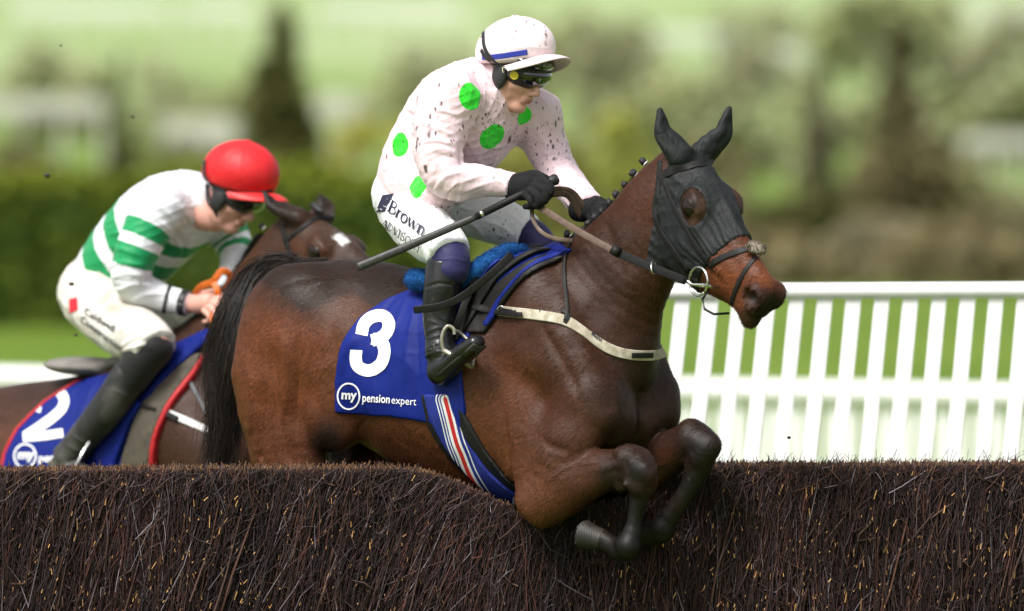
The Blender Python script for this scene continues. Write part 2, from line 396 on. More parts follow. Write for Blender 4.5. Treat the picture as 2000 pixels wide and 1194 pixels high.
def leaf_mat(name='foliage'):
    t = NT(name); t.put(color=t.attr('col'), rough=.7, spec=.2); return t.m
LEAF = leaf_mat(); BARK = simple('bark', (.13, .105, .075), .9, noise=30)
def leaf_cloud(centers, radii, n, size, cols, seed=0, squash=.7):
    """n leaf quads scattered in the outer part of blobs; cols = list of colours to draw from"""
    g = np.random.default_rng(seed); centers = np.asarray(centers, float); radii = np.asarray(radii, float)
    wts = radii ** 2; b = g.choice(len(centers), n, p=wts / wts.sum())
    d = g.normal(size=(n, 3)); d /= np.linalg.norm(d, axis=1)[:, None]; rr = g.uniform(.35, 1.0, n) ** .6
    p = centers[b] + d * (rr * radii[b])[:, None] * np.array([1, 1, squash])
    a = g.normal(size=(n, 3)); a /= np.linalg.norm(a, axis=1)[:, None]; c = np.cross(a, g.normal(size=(n, 3))); c /= np.linalg.norm(c, axis=1)[:, None]
    s = size * g.uniform(.6, 1.4, n)[:, None]
    v = np.stack([p - a * s, p - c * s * .6, p + a * s, p + c * s * .6], 1).reshape(-1, 3)
    cc = np.asarray(cols, float)[g.choice(len(cols), n)] * g.uniform(.75, 1.25, n)[:, None] * g.uniform(.8, 1.2, len(centers))[b][:, None]
    return v, np.arange(n * 4).reshape(-1, 4), np.repeat(cc, 4, 0)
def bush(name, label, cat, px, pytop, D, wpx, cols, group=None, n=1500, seed=1, leaf=None, trunk=True):
    Y = D - CAMD; s = PPM * CAMD / D; x = (px - CX) / s; z0 = float(zg(Y)); zt = CAMZ - (pytop - CY) / s; h = zt - z0; w = wpx / s / 2
    g = np.random.default_rng(seed); m = 14; cen = np.stack([g.uniform(-.75, .75, m) * w, g.uniform(-.6, .6, m) * w * .6, g.uniform(.06, .82, m) * h], -1)
    cen[:, 0] *= 1 - .5 * (cen[:, 2] / h) ** 2; rad = np.minimum(w * .45, h * .3) * g.uniform(.7, 1.15, m)
    o = empty(name, (x, Y, z0)); tag(o, label, cat, group)
    v, f, c = leaf_cloud(cen, rad, n, leaf or max(.06, w * .08), cols, seed, 1.0)
    mesh_np('crown', v, f, LEAF, o, False, col=c)
    b = MB()
    for _ in range(5):
        a = g.uniform(-1, 1, 2); b.tube([(0, 0, -.05), (a[0] * w * .3, a[1] * w * .2, h * .35), (a[0] * w * .6, a[1] * w * .4, h * .75)], [w * .018, w * .012, w * .005], 6)
    b.build('trunk', BARK, o); return o
def conifer(name, label, px, pytop, D, wpx, cols, group, seed=1, n=3500):
    Y = D - CAMD; s = PPM * CAMD / D; x = (px - CX) / s; z0 = float(zg(Y)); zt = CAMZ - (pytop - CY) / s; h = zt - z0; w = wpx / s / 2
    g = np.random.default_rng(seed); cen, rad = [], []
    for i in range(46):
        t = (i + .5) / 46; k = 5 if t < .6 else 3
        for j in range(k):
            a = g.uniform(0, 6.28); rr = w * (1 - t) ** .75 * g.uniform(.35, .8); cen.append((rr * math.cos(a), rr * math.sin(a), h * (.04 + .93 * t))); rad.append(w * .3 * (1 - t) ** .6 + .03 * w)
    o = empty(name, (x, Y, z0)); tag(o, label, 'tree', group)
    v, f, c = leaf_cloud(cen, rad, n, w * .085, cols, seed, .8); mesh_np('crown', v, f, LEAF, o, False, col=c)
    MB().tube([(0, 0, -.1), (0, 0, h * .5), (0, 0, h * .95)], [w * .09, w * .05, w * .01], 8).build('trunk', BARK, o); return o

# clipped hedge beyond the course
D = 70; Y = D - CAMD; s = PPM * CAMD / D
def hedge(name, label, x0, x1, pytop, D, cols, depth=1.4, n=26000, leaf=.05, seed=3):
    Y = D - CAMD; s = PPM * CAMD / D; X0, X1 = (x0 - CX) / s, (x1 - CX) / s; z0 = float(zg(Y)); zt = CAMZ - (pytop - CY) / s
    g = np.random.default_rng(seed); o = empty(name, ((X0 + X1) / 2, Y, z0)); tag(o, label, 'hedge'); L, H = X1 - X0, zt - z0
    # clipped faces: front, top, far side
    face = g.choice(3, n, p=[.55, .35, .1]); x = g.uniform(-L / 2, L / 2, n); d = g.uniform(-depth / 2, depth / 2, n); z = g.uniform(0, H, n)
    bul = .07 * np.sin(x * 2.1) + .05 * np.sin(x * 5.3 + 1)
    y = np.where(face == 0, -depth / 2 + g.uniform(-.06, .12, n) + bul, np.where(face == 2, depth / 2, d)); z = np.where(face == 1, H + g.uniform(-.1, .05, n) + bul * .8, z)
    p = np.stack([x, y, z], -1); a = g.normal(size=(n, 3)); a /= np.linalg.norm(a, axis=1)[:, None]; c = np.cross(a, g.normal(size=(n, 3))); c /= np.linalg.norm(c, axis=1)[:, None]
    sz = leaf * g.uniform(.6, 1.5, n)[:, None]; v = np.stack([p - a * sz, p - c * sz * .6, p + a * sz, p + c * sz * .6], 1).reshape(-1, 3)
    cc = np.asarray(cols, float)[np.where(z > H - .16, g.choice([0, 1], n), g.choice([1, 2, 3], n))] * g.uniform(.7, 1.3, n)[:, None]  # leaves near the top are drawn from the paler, yellower colours
    mesh_np('foliage', v, np.arange(n * 4).reshape(-1, 4), LEAF, o, False, col=np.repeat(cc, 4, 0))
    MB().box((0, 0, H / 2 - .06), (L - .1, depth - .25, H - .1)).build('branches', simple('hedge_inside', (.012, .018, .006), .9), o, False)
    return o
hedge('clipped_hedge', 'long clipped dark green hedge with paler yellow green leaves along its top', -260, 930, 342, 70, [(.20, .23, .02), (.14, .18, .018), (.06, .10, .013), (.042, .075, .011)], seed=3)

DK = [(.085, .085, .02), (.11, .105, .025), (.06, .065, .016)]
conifer('conifer_tree', 'broad dark conifer rising above the clipped hedge', 548, -22, 108, 275, DK, None, 4, 9000)
conifer('conifer_tree', 'small thin dark conifer left of the broad one above the hedge', 236, 70, 104, 120, [(.06, .065, .02), (.075, .075, .02)], None, 5, 5000)
conifer('conifer_tree', 'tall dark conifer on the hillside above the white wing rail', 1755, 8, 120, 200, [(.11, .105, .045), (.14, .12, .055), (.08, .078, .033)], None, 6, 8000)
conifer('conifer_tree', 'narrow dark conifer beside the tall one above the wing rail', 1598, 85, 120, 130, [(.10, .09, .05), (.085, .08, .04)], None, 7, 5000)
OL = [(.24, .24, .05), (.29, .28, .06), (.19, .19, .05)]
bush('gorse_bush', 'yellow green bush behind the pink jockey and beside the broad conifer', 'bush', 735, 165, 100, 230, [(.30, .28, .02), (.36, .33, .03), (.2, .2, .02)], n=2200, seed=11)
bush('olive_bush', 'low yellow green bush between the two jockeys, topmost over the hedge', 'bush', 640, 250, 98, 170, [(.24, .24, .02), (.3, .28, .03), (.16, .17, .02)], n=1500, seed=12)
bush('olive_bush', 'yellow green bush directly behind the pink sleeved arm', 'bush', 1165, 205, 118, 260, [(.30, .32, .04), (.25, .27, .04), (.18, .2, .04)], n=1900, seed=13)
bush('olive_bush', 'wide olive bush behind the dark horse mane', 'bush', 1010, 270, 112, 420, OL, n=2600, seed=14)
bush('olive_bush', 'olive bush just left of the hooded horse ears', 'bush', 1235, 330, 108, 330, [(.24, .24, .08), (.28, .27, .09), (.2, .2, .07)], n=2200, seed=15)
SK = [(.21, .18, .09), (.26, .22, .12), (.17, .14, .065)]
for i, (x, t, wd) in enumerate([(1330, 470, 330), (1520, 478, 340), (1700, 470, 350), (1880, 476, 330), (2060, 470, 320)]):
    bush('scrub', 'low brown scrub along the rail top, %s' % ('nearest the hooded horse ears', 'under the dark green shrub', 'under the tall conifer', 'right of the tall conifer', 'cut by the picture edge')[i], 'scrub', x, t, 97, wd, SK, 'low scrub behind the wing rail', n=3000, seed=130 + i)
for i, (x, t, D, wd, lab) in enumerate([(150, 125, 165, 420, 'wide olive scrub on the slope at far left'), (420, 150, 150, 300, 'olive scrub on the slope beside the broad conifer'), (900, 120, 160, 420, 'wide olive scrub on the slope behind the pink jockey'), (1280, 150, 150, 380, 'olive scrub on the slope behind the hooded ears'), (1470, 170, 145, 360, 'olive scrub on the slope left of the tall conifer'), (1660, 120, 165, 380, 'olive scrub on the slope behind the tall conifer'), (1920, 150, 155, 400, 'olive scrub on the slope at the right edge'), (1120, 30, 230, 460, 'dull scrub high on the slope over the pink helmet'), (1750, -10, 250, 420, 'dull scrub high on the slope over the tall conifer')]):
    bush('scrub', lab, 'scrub', x, t, D, wd, [(.28, .30, .14), (.24, .25, .10), (.33, .35, .19)], 'scrub on the slope', n=2200, seed=160 + i)
BR = [(.20, .16, .08), (.24, .20, .10), (.16, .13, .06)]
for i, (x, t, D, wd, lab, cols) in enumerate([
    (1385, 250, 114, 230, 'brown leafless thicket behind the hooded horse ears', [(.24, .22, .10), (.20, .18, .085)]),
    (1560, 350, 110, 260, 'dark green brown shrub above the middle of the wing rail', [(.10, .11, .03), (.14, .13, .04), (.075, .08, .025)]),
    (1720, 265, 112, 330, 'large dark brown thicket below the tall conifer', [(.15, .13, .055), (.18, .15, .065), (.11, .095, .04)]),
    (1700, 420, 104, 240, 'greyish brown twiggy shrub low above the wing rail', [(.27, .23, .15), (.22, .19, .11)]),
    (1890, 400, 106, 260, 'brown twiggy shrub at the far end of the wing rail', BR),
    (1480, 440, 105, 250, 'reddish brown low shrub right of the horse muzzle', [(.19, .145, .07), (.17, .135, .065)]),
    (2010, 360, 108, 220, 'pale olive shrub at the picture edge beyond the wing rail', [(.2, .2, .09), (.24, .22, .12)]),
    (1860, 300, 118, 250, 'pale olive thicket right of the tall conifer', [(.26, .26, .12), (.23, .22, .1)])]):
    bush('thicket_shrub', lab, 'shrub', x, t, D, wd, cols, 'shrubs beyond the wing rail', n=3600, seed=30 + i)
OD = [(.14, .13, .05), (.17, .155, .06), (.11, .105, .04)]
for i, (x, t, D, wd, lab) in enumerate([(60, 232, 108, 260, 'dark olive shrub above the far left end of the hedge'), (190, 246, 107, 200, 'dark olive shrub below the small thin conifer'), (345, 255, 109, 240, 'dark olive shrub between the two conifers over the hedge'), (455, 262, 106, 150, 'dark olive shrub touching the broad conifer')]):
    bush('olive_shrub', lab, 'shrub', x, t, D, wd, OD, 'dark shrubs above the hedge', n=1800, seed=50 + i)
for i, (x, t, D, wd, lab) in enumerate([(345, 105, 170, 190, 'grey green shrub on the slope between the conifers'), (95, 75, 190, 150, 'grey green shrub high on the slope at far left'), (830, 85, 185, 260, 'grey green shrub on the slope behind the jockey back'), (1210, 60, 190, 280, 'brownish shrub on the slope right of the pink helmet'), (1430, 90, 175, 240, 'brownish shrub on the slope above the hooded ears'), (1480, 5, 260, 200, 'small dull shrub at the top of the slope, topmost over the hooded ears'), (1960, 20, 230, 260, 'dull shrub high on the slope at the right')]):
    bush('slope_shrub', lab, 'shrub', x, t, D, wd, [(.30, .30, .17), (.26, .27, .14), (.33, .32, .2)], 'shrubs on the far slope', n=900, seed=70 + i)

WHITE = simple('white_paint', (.82, .82, .80), .45, noise=9, var=.04)
def board(name, label, cat, x0, x1, y0, y1, D, group=None, posts=4, mat=None):
    """a rail of white boards on posts far off"""
    Y = D - CAMD; s = PPM * CAMD / D; X0, X1 = (x0 - CX) / s, (x1 - CX) / s; zt, zb = CAMZ - (y0 - CY) / s, CAMZ - (y1 - CY) / s; z0 = float(zg(Y))
    o = empty(name, ((X0 + X1) / 2, Y, z0)); tag(o, label, cat, group)
    MB().box((0, -.04, (zt + zb) / 2 - z0), (X1 - X0, .05, zt - zb)).build('board', mat or WHITE, o, False, .006)
    for i in range(posts):
        MB().box(((X1 - X0) * (i / (posts - 1) - .5) * .96, .03, (zt - z0) / 2 - .03), (.1, .09, zt - z0 - .06)).build('post', mat or WHITE, o, False)
PALE = simple('weathered_white', (.40, .40, .33), .7, noise=4, var=.1)
HOARD = simple('faded_white', (.50, .53, .44), .7, noise=4, var=.1)
for a in [(-40, 205, 190, 226, 135, 'long pale board above the dark shrubs at far left'), (318, 462, 232, 282, 130, 'pale board low between the two conifers'), (622, 700, 185, 226, 132, 'short pale board right of the broad conifer'), (20, 330, 2, 32, 300, 'white board at the top of the slope, far left'), (350, 500, 4, 32, 300, 'white board at the top of the slope left of the broad conifer'), (620, 900, 4, 34, 300, 'long white board at the top of the slope behind the jockey'), (1260, 1460, 56, 84, 260, 'white board on the slope above the hooded ears'), (1500, 1570, 92, 116, 220, 'short white board left of the tall conifer'), (1880, 2050, 262, 292, 135, 'pale board at the right behind the thicket'), (1640, 2060, 4, 32, 300, 'long white board at the top of the slope at right')]:
    board('barrier_board', a[5], 'board', a[0], a[1], a[2], a[3], a[4], 'white barrier boards on the hill', 4, HOARD if a[4] > 200 else PALE)

# ------------------------------------------------------------------ white rails near the fence
def rail_fence(name, label, Y, xa, xb, ya, yb, rad, step, lean, slat_w, base_z, jit=0, flat=True):
    o = empty(name, P((xa + xb) / 2, 0, Y) * V3(1, 1, 0) + V3(0, 0, float(zg(Y)))); tag(o, label, 'rail fence'); org = np.array(o.location)
    A, B = P(xa, ya, Y), P(xb, yb, Y); n = 30; ln = [A + (B - A) * t for t in np.linspace(0, 1, n)]
    MB().tube(np.array(ln) - org, rad, 14).build('top_rail', WHITE, o)
    x = xb - 26; f = (CAMD + Y) / CAMD / PPM; k = 0
    while x > xa + 20:
        t = (x - xa) / (xb - xa); top = A + (B - A) * t; ln_px = lean + (1 - t) * lean * .25
        bz = base_z; dz = top[2] - bz; bx = top[0] + ln_px * f * dz / (313 * f)
        dx = bx - top[0]; L = math.hypot(dx, dz); ang = math.atan2(dx, -dz)
        rot = Matrix.Rotation(-math.atan2(dx, dz) if False else math.atan2(-dx, dz), 3, 'Y')
        # slat runs from just under the rail to the ground, leaning
        c = V3((top[0] + bx) / 2, Y + rad * .2, (top[2] + bz) / 2); u = nrm(V3(top[0] - bx, 0, dz)); rt = np.array([[u[2], 0, u[0]], [0, 1, 0], [-u[0], 0, u[2]]])
        MB().box(c - org, (slat_w * f * (1 + .03 * math.sin(k * 2.7)), .022, L - rad * .6), rt).build('slat', WHITE, o, False, .004)
        x -= step + jit * math.sin(k * 3.1); k += 1
    return o
rail_fence('wing_rail_fence', 'white slatted wing rail with round top rail right of the horse', 2.0, 1285, 2085, 570, 566, .0285, 55.7, -27, 30, float(zg(2.0)), .8)
rail_fence('running_rail_fence', 'blurred white slatted rail farther back behind the wing rail', 15.0, -120, 2120, 736, 776, .06, 36, -4, 24, float(zg(15.0)), 6)

# ------------------------------------------------------------------ the brush fence
TOPX = [-200, 100, 500, 760, 810, 850, 900, 950, 1000, 1040, 1110, 1180, 1240, 1310, 1370, 1420, 1600, 2000, 2300]
TOPY = [923, 921, 918, 917, 920, 928, 944, 968, 990, 998, 990, 984, 968, 938, 918, 911, 912, 910, 908]
FY = -.25
def fence_top(x):
    f = (CAMD + FY) / CAMD / PPM; return CAMZ - (np.interp(x / f + CX, TOPX, TOPY) - CY) * f
def twig_arrays(base, tip, r0, r1, bend, sides=3):
    n = len(base); mid = (base + tip) / 2 + bend; T = nv = (tip - base) / (np.linalg.norm(tip - base, axis=1)[:, None] + 1e-9)
    a = np.cross(T, np.array([.31, .9, .2])); a /= np.linalg.norm(a, axis=1)[:, None]; b = np.cross(T, a)
    ang = np.arange(sides) * 2 * np.pi / sides; ring = np.cos(ang)[None, :, None] * a[:, None] + np.sin(ang)[None, :, None] * b[:, None]
    v = np.concatenate([base[:, None] + ring * r0[:, None, None], mid[:, None] + ring * ((r0 + r1) / 2)[:, None, None], tip[:, None] + ring * r1[:, None, None]], 1)
    f = []
    for s0 in (0, sides):
        for j in range(sides):
            k = (j + 1) % sides; f.append([s0 + j, s0 + k, s0 + sides + k, s0 + sides + j])
    f = np.array(f); F = (np.arange(n) * sides * 3)[:, None, None] + f[None]
    return v.reshape(-1, 3), F.reshape(-1, 4)
def brush_fence():
    g = np.random.default_rng(21); V, F, K, o = [], [], [], 0
    root = empty('brush_fence', (0, FY, 0)); tag(root, 'dense dark brown birch brush fence trimmed flat on top', 'fence'); off = np.array([0, FY, 0])
    cols = np.array((.84, .95, 1.2)) * np.array([(.028, .012, .010), (.046, .018, .013), (.014, .007, .006), (.070, .021, .012), (.12, .082, .074), (.050, .029, .028), (.18, .135, .12)])
    pr = [.26, .22, .23, .17, .04, .06, .02]
    def put(base, tip, r0, r1, bend, col, tipcol=None):
        nonlocal o
        v, f = twig_arrays(base, tip, r0, r1, bend); V.append(v); F.append(f + o); o += len(v)
        c = np.repeat(col[:, None], 9, 1)
        if tipcol is not None: c[:, 6:] = tipcol[:, None]
        K.append(c.reshape(-1, 3))
    # face twigs
    n = 60000; x = g.uniform(-2.0, 2.0, n); top = fence_top(x)
    u = g.random(n); tipz = top + .004 - np.where(u < .25, g.exponential(.012, n), g.random(n) ** 1.1 * .62)
    px = x * 600 + 1000; press = np.exp(-((px - 1010) / 170) ** 2)
    lean = np.interp(px, [0, 500, 900, 1100, 1400, 2000], [.17, .19, .34, .10, .06, .04]) + g.normal(0, .17, n)
    patch = np.sin(px * .021 + 1) * .5 + np.sin(px * .053 + 2.2) * .35 + np.sin(px * .0087) * .5 + .8 * np.sin(px * .011 + tipz * 17) * np.sin(tipz * 23 + px * .03); lean = lean + .06 * np.sin(px * .017) + .06 * np.sin(px * .041 + 2)
    wild = g.random(n) < .22; lean = np.where(wild, np.clip(lean + g.normal(0, .6, n), -1.2, 1.2), lean); L = np.where(wild, g.uniform(.03, .16, n), g.uniform(.10, .45, n))
    out = g.normal(.02, .06, n) + wild * g.normal(0, .12, n); dirv = np.stack([np.sin(lean), -out, np.cos(lean)], -1); dirv /= np.linalg.norm(dirv, axis=1)[:, None]
    yy = FY + np.where(wild, g.exponential(.018, n) - .016, g.exponential(.065, n) - .008) - .05 * press * g.random(n)
    tip = np.stack([x, yy, tipz], -1); base = tip - dirv * L[:, None]
    thick = np.where(g.random(n) < .03, g.uniform(.003, .0052, n), g.uniform(.0007, .0023, n))
    col = cols[g.choice(7, n, p=pr)] * g.uniform(.6, 1.45, n)[:, None] * (1 + .32 * patch)[:, None].clip(.4, 1.9)
    col = np.where((thick > .0029)[:, None], np.array([.05, .024, .018]) * g.uniform(.6, 1.4, n)[:, None], col)
    tc = np.where((g.random(n) < .012)[:, None], np.array([.28, .16, .075]) * g.uniform(.5, 1.2, n)[:, None], col)
    put(base, tip, thick, thick * .7, g.normal(0, .012, (n, 3)), col, tc)
    # trimmed top, seen edge on
    n = 30000; x = g.uniform(-2.0, 2.0, n); top = fence_top(x); y = FY + g.uniform(-.01, .42, n)
    tip = np.stack([x, y, top + g.normal(0, .007, n) + (g.random(n) < .04) * g.random(n) * .018], -1)
    base = tip - np.stack([g.normal(.015, .03, n), g.normal(0, .02, n), g.uniform(.07, .2, n)], -1)
    col = cols[g.choice(7, n, p=pr)] * g.uniform(.8, 1.4, n)[:, None]; tc = np.array([.22, .115, .055]) * g.uniform(.25, 1.3, n)[:, None]
    th = g.uniform(.001, .0024, n); put(base, tip, th, th * .9, g.normal(0, .006, (n, 3)), col, np.where((g.random(n) < .7)[:, None], tc, col))
    # ragged sprigs standing proud
    n = 420; x = g.uniform(-2, 2, n); top = fence_top(x); tip = np.stack([x, FY + g.uniform(-.02, .3, n), top + g.exponential(.008, n)], -1); d = np.stack([g.normal(.1, .5, n), g.normal(0, .2, n), np.ones(n)], -1)
    base = tip - d / np.linalg.norm(d, axis=1)[:, None] * .1; th = np.full(n, .0011); put(base, tip, th, th * .5, g.normal(0, .006, (n, 3)), cols[g.choice([0, 1, 3, 5], n)])
    n = 420; x = g.uniform(.55, 1.9, n); top = fence_top(x); tip = np.stack([x, FY + g.uniform(-.03, .2, n), top + g.exponential(.016, n).clip(0, .055)], -1); d = np.stack([g.normal(.15, .45, n), g.normal(0, .3, n), np.ones(n)], -1)
    base = tip - d / np.linalg.norm(d, axis=1)[:, None] * .09; th = np.full(n, .0014); put(base, tip, th, th * .5, g.normal(0, .008, (n, 3)), cols[g.choice([0, 1, 3, 5], n)])
    # slanting cut ends and stripped stems, pale wood showing
    n = 900; x = g.uniform(-1.9, 1.9, n); tz = fence_top(x) - g.random(n) ** .9 * .55 - .01; ln = .005 + g.exponential(.007, n).clip(0, .035); lean = g.normal(.16, .3, n)
    tip = np.stack([x, np.full(n, FY - .026), tz], -1); base = tip - np.stack([np.sin(lean), np.full(n, -.15), np.cos(lean)], -1) * ln[:, None]; th = g.uniform(.0014, .0032, n) * (.7 + ln / .034 * .7)
    put(base, tip, th * .8, th * .6, np.zeros((n, 3)), np.array([(.60, .33, .12)]) * g.uniform(.35, 1.2, n)[:, None])
    # thick stems in the face
    n = 60; x = g.uniform(-1.9, 1.9, n); tz = fence_top(x) - g.random(n) * .3 - .04; lean = g.normal(.24, .1, n); tip = np.stack([x, np.full(n, FY - .016), tz], -1); base = tip - np.stack([np.sin(lean), np.full(n, -.05), np.cos(lean)], -1) * .5
    th = g.uniform(.003, .006, n); put(base, tip, th, th * .8, g.normal(0, .012, (n, 3)), np.array([(.085, .036, .024)]) * g.uniform(.5, 1.2, n)[:, None])
    # lower face down to the ground, out of the picture's reach
    n = 9000; x = g.uniform(-2.2, 2.2, n); tz = g.uniform(.1, .85, n); lean = g.normal(.15, .15, n); tip = np.stack([x, FY - .01 + g.exponential(.02, n), tz], -1); base = tip - np.stack([np.sin(lean), np.zeros(n), np.cos(lean)], -1) * .3; base[:, 2] = np.maximum(base[:, 2], -.02)
    th = g.uniform(.002, .005, n); put(base, tip, th, th, g.normal(0, .01, (n, 3)), cols[g.choice(7, n, p=pr)])
    t = NT('birch_twigs'); t.put(color=t.attr('col'), rough=.62, spec=.35)
    tw = mesh_np('twigs', np.vstack(V) - off, np.vstack(F), t.m, root, True, col=np.vstack(K)); tag(tw, kind='stuff')
    # packed core
    xs = np.linspace(-2.2, 2.2, 90); b = MB(); pts = []
    for xx in xs:
        tp = float(fence_top(np.array([xx]))[0]) - .05; pts += [(xx, .12, 0), (xx, .12, tp), (xx, .44, tp), (xx, .44, 0)]
    f = [[4 * i + j, 4 * i + (j + 1) % 4, 4 * i + 4 + (j + 1) % 4, 4 * i + 4 + j] for i in range(len(xs) - 1) for j in range(4)]
    b.add(np.array(pts), f).build('packed_core', simple('brush_core', (.012, .008, .007), .95), root, False)
brush_fence()
# flecks of mud thrown up by the hooves
CLOD = simple('wet_mud', (.03, .02, .014), .6, noise=120)
for i, (x, y, r, Y, lab) in enumerate([(92, 343, 5.5, 1.6, 'dark mud clod in the air above the green hooped jockey back'), (260, 228, 3, 1.5, 'tiny mud fleck in the air left of the red helmet'), (119, 89, 2.2, 1.2, 'tiny mud fleck high in the air at far left'), (140, 555, 5, 1.4, 'mud clod in the air before the dirty breeches hip'), (148, 655, 3, 1.4, 'small mud fleck in the air beside the sponsor lettering'), (1541, 855, 3, -.2, 'tiny mud fleck in the air before the wing rail slats')]):
    g = np.random.default_rng(i); b = MB().ell((0, 0, 0), np.eye(3) * r / PPM, 10); b.v[0] *= (1 + g.uniform(-.35, .35, (len(b.v[0]), 1))) * np.array([1.2, 1, .8])
    o = b.build('mud_clod', CLOD); o.location = P(x, y, Y); tag(o, lab, 'mud clod', 'mud clods in the air')
# ------------------------------------------------------------------ horses
def coat_mat(name='bay_coat'):
    t = NT(name); c = t.attr('col'); n1 = t.ramp(t.noise(9, 5), .3, .7)
    hair = t.n('TexNoise', {'Vector': t.map((1, 1, .22)), 'Scale': 330, 'Detail': 3}).outputs[0]
    vein = t.n('TexNoise', {'Vector': t.tc, 'Scale': 14, 'Detail': 6, 'Distortion': 1.2}).outputs[0]
    c = t.mix(n1, t.mix(.22, c, (.014, .008, .005)), c); c = t.mix(1.0, c, t.n('MapRange', {0: hair, 1: .3, 2: .75, 3: .72, 4: 1.5}).outputs[0], 'MULTIPLY')
    # drying sweat and dust: greyish bloom in drifts
    c = t.mix(t.math('MULTIPLY', t.ramp(t.noise(3.2, 6, dist=.6), .52, .78), .07), c, (.12, .09, .07))
    c = t.mud(c, .28, 30, mudcol=(.055, .04, .03))
    b = t.bump(hair, .5, .0016, t.bump(vein, .55, .008))
    t.put(color=c, rough=t.n('MapRange', {0: t.noise(11, 4), 3: .42, 4: .60}).outputs[0], spec=.24, normal=b); return t.m
COAT = coat_mat()
def shepard(blobs, p=3.2):
    B = np.array([b[:2] for b in blobs], float); Rr = np.array([b[2] for b in blobs], float); Cc = np.array([b[3] for b in blobs], float)
    def f(v):
        px = to_px(v); d = np.sqrt(((px[:, None] - B[None]) ** 2).sum(-1)) / Rr + .08; w = d ** -p; return (w @ Cc) / w.sum(1)[:, None]
    return f
class Head:
    def __init__(s, O, yaw, A_down):
        """O poll point; the nose axis points along yaw and A_down degrees below level"""
        y, d = R_(yaw), R_(A_down); h = V3(math.cos(y), -math.sin(y), 0); s.O = O; s.h = h
        s.A = h * math.cos(d) - V3(0, 0, math.sin(d)); s.D = h * math.sin(d) + V3(0, 0, math.cos(d)); s.L = V3(math.sin(y), math.cos(y), 0)
    def p(s, a, d=0.0, l=0.0, k=1.0): return s.O + s.A * a + s.D * d + s.L * l
    def loc(s, X, Y, Z):
        X, Y, Z = X - np.float32(s.O[0]), Y - np.float32(s.O[1]), Z - np.float32(s.O[2]); g = lambda w: X * np.float32(w[0]) + Y * np.float32(w[1]) + Z * np.float32(w[2])
        return g(s.A), g(s.D), g(s.L)
def head_shape(F, H, ears=None):
    st = [(0, -.01, -.14, .058), (.08, 0, -.22, .078), (.16, 0, -.27, .086), (.24, 0, -.30, .082), (.31, 0, -.292, .072), (.38, -.002, -.25, .062), (.45, -.002, -.212, .052), (.52, -.002, -.186, .045), (.56, -.002, -.180, .045), (.582, -.012, -.170, .041)]
    F.chain([tuple(H.p(a, (t + b) / 2)) + (w, (t - b) / 2) for a, t, b, w in st], H.D, .03, 4, capf=.5)
    F.chain([(*H.p(.566, -.040), .033, .028), (*H.p(.582, -.09), .033, .030), (*H.p(.582, -.125), .028, .024)], H.A, .03, 4); F.chain([(*H.p(.545, -.150), .030, .022), (*H.p(.584, -.158), .027, .022)], H.D, .02, 3)
    for s in (-1, 1):
        F.ball(H.p(.195, -.055, .073 * s), (.055, .038, .030), .04, ax=(H.A, H.D, H.L))              # brow and orbit
        F.crease([H.p(.16, -.03, .085 * s), H.p(.205, -.028, .10 * s), H.p(.235, -.045, .092 * s)], .011, -.007)
        F.ball(H.p(.198, -.068, .112 * s), (.036, .028, .026), .006, 'cut', ax=(H.A, H.D, H.L))
        F.ball(H.p(.24, -.20, .052 * s), (.085, .085, .034), .03, ax=(H.A, H.D, H.L))                # cheek
        F.chain([tuple(H.p(.24, -.095, .078 * s)) + (.012, .014), tuple(H.p(.33, -.11, .062 * s)) + (.010, .010), tuple(H.p(.42, -.12, .05 * s)) + (.006, .006)], H.D, .02)
        F.crease([H.p(.27, -.04, .072 * s), H.p(.36, -.05, .058 * s), H.p(.46, -.05, .05 * s)], .022, .006)
        F.crease([H.p(.105, -.03, .075 * s)], .026, .012)                                              # hollow above the eye
        F.crease([H.p(.30, -.19, .08 * s), H.p(.37, -.16, .066 * s), H.p(.45, -.14, .055 * s)], .014, .004)
        F.ball(H.p(.575, -.052, .036 * s), (.048, .042, .026), .02, ax=(H.A, H.D, H.L))              # nostril flare
        F.crease([H.p(.555, -.028, .055 * s), H.p(.575, -.018, .058 * s), H.p(.612, -.022, .052 * s)], .008, -.005)
        F.crease([H.p(.50, -.142, .05 * s), H.p(.55, -.132, .05 * s), H.p(.60, -.118, .044 * s), H.p(.63, -.11, .02 * s)], .0045, .005)   # mouth
        F.chain([(*H.p(.166, -.072, .094 * s), .006, .005), (*H.p(.196, -.046, .104 * s), .008, .007), (*H.p(.228, -.070, .096 * s), .006, .005)], H.L, .008, 5); F.chain([(*H.p(.168, -.078, .094 * s), .005, .004), (*H.p(.198, -.090, .099 * s), .006, .005), (*H.p(.226, -.076, .095 * s), .005, .004)], H.L, .008, 5)
    pass                         # upper lip
    F.ball(H.p(.588, -.160, 0), (.030, .025, .026), .015, ax=(H.A, H.D, H.L))                         # chin
    for s in (-1, 1):
        F.crease([H.p(.552, -.085, .05 * s), H.p(.54, -.055, .055 * s), H.p(.565, -.030, .055 * s), H.p(.600, -.040, .045 * s), H.p(.606, -.07, .04 * s)], .008, -.006)
        F.ball(H.p(.580, -.064, .058 * s), (.036, .029, .034), .006, 'cut', ax=(nrm(H.A + H.D * .35), nrm(H.D - H.A * .35), H.L))
        F.crease([H.p(.50, -.142, .05 * s), H.p(.55, -.134, .05 * s), H.p(.59, -.130, .036 * s), H.p(.612, -.128, .012 * s)], .005, .007)
def eye_parts(H, parent, blobs=True):
    g = NT('horse_eye'); g.put(color=(.010, .006, .004), rough=.05, spec=.3)
    for s in (-1, 1):
        MB().ell(H.p(.198, -.068, .089 * s), np.array([H.A * .038, H.D * .033, H.L * .025]), 20).build('eye', g.m, parent)

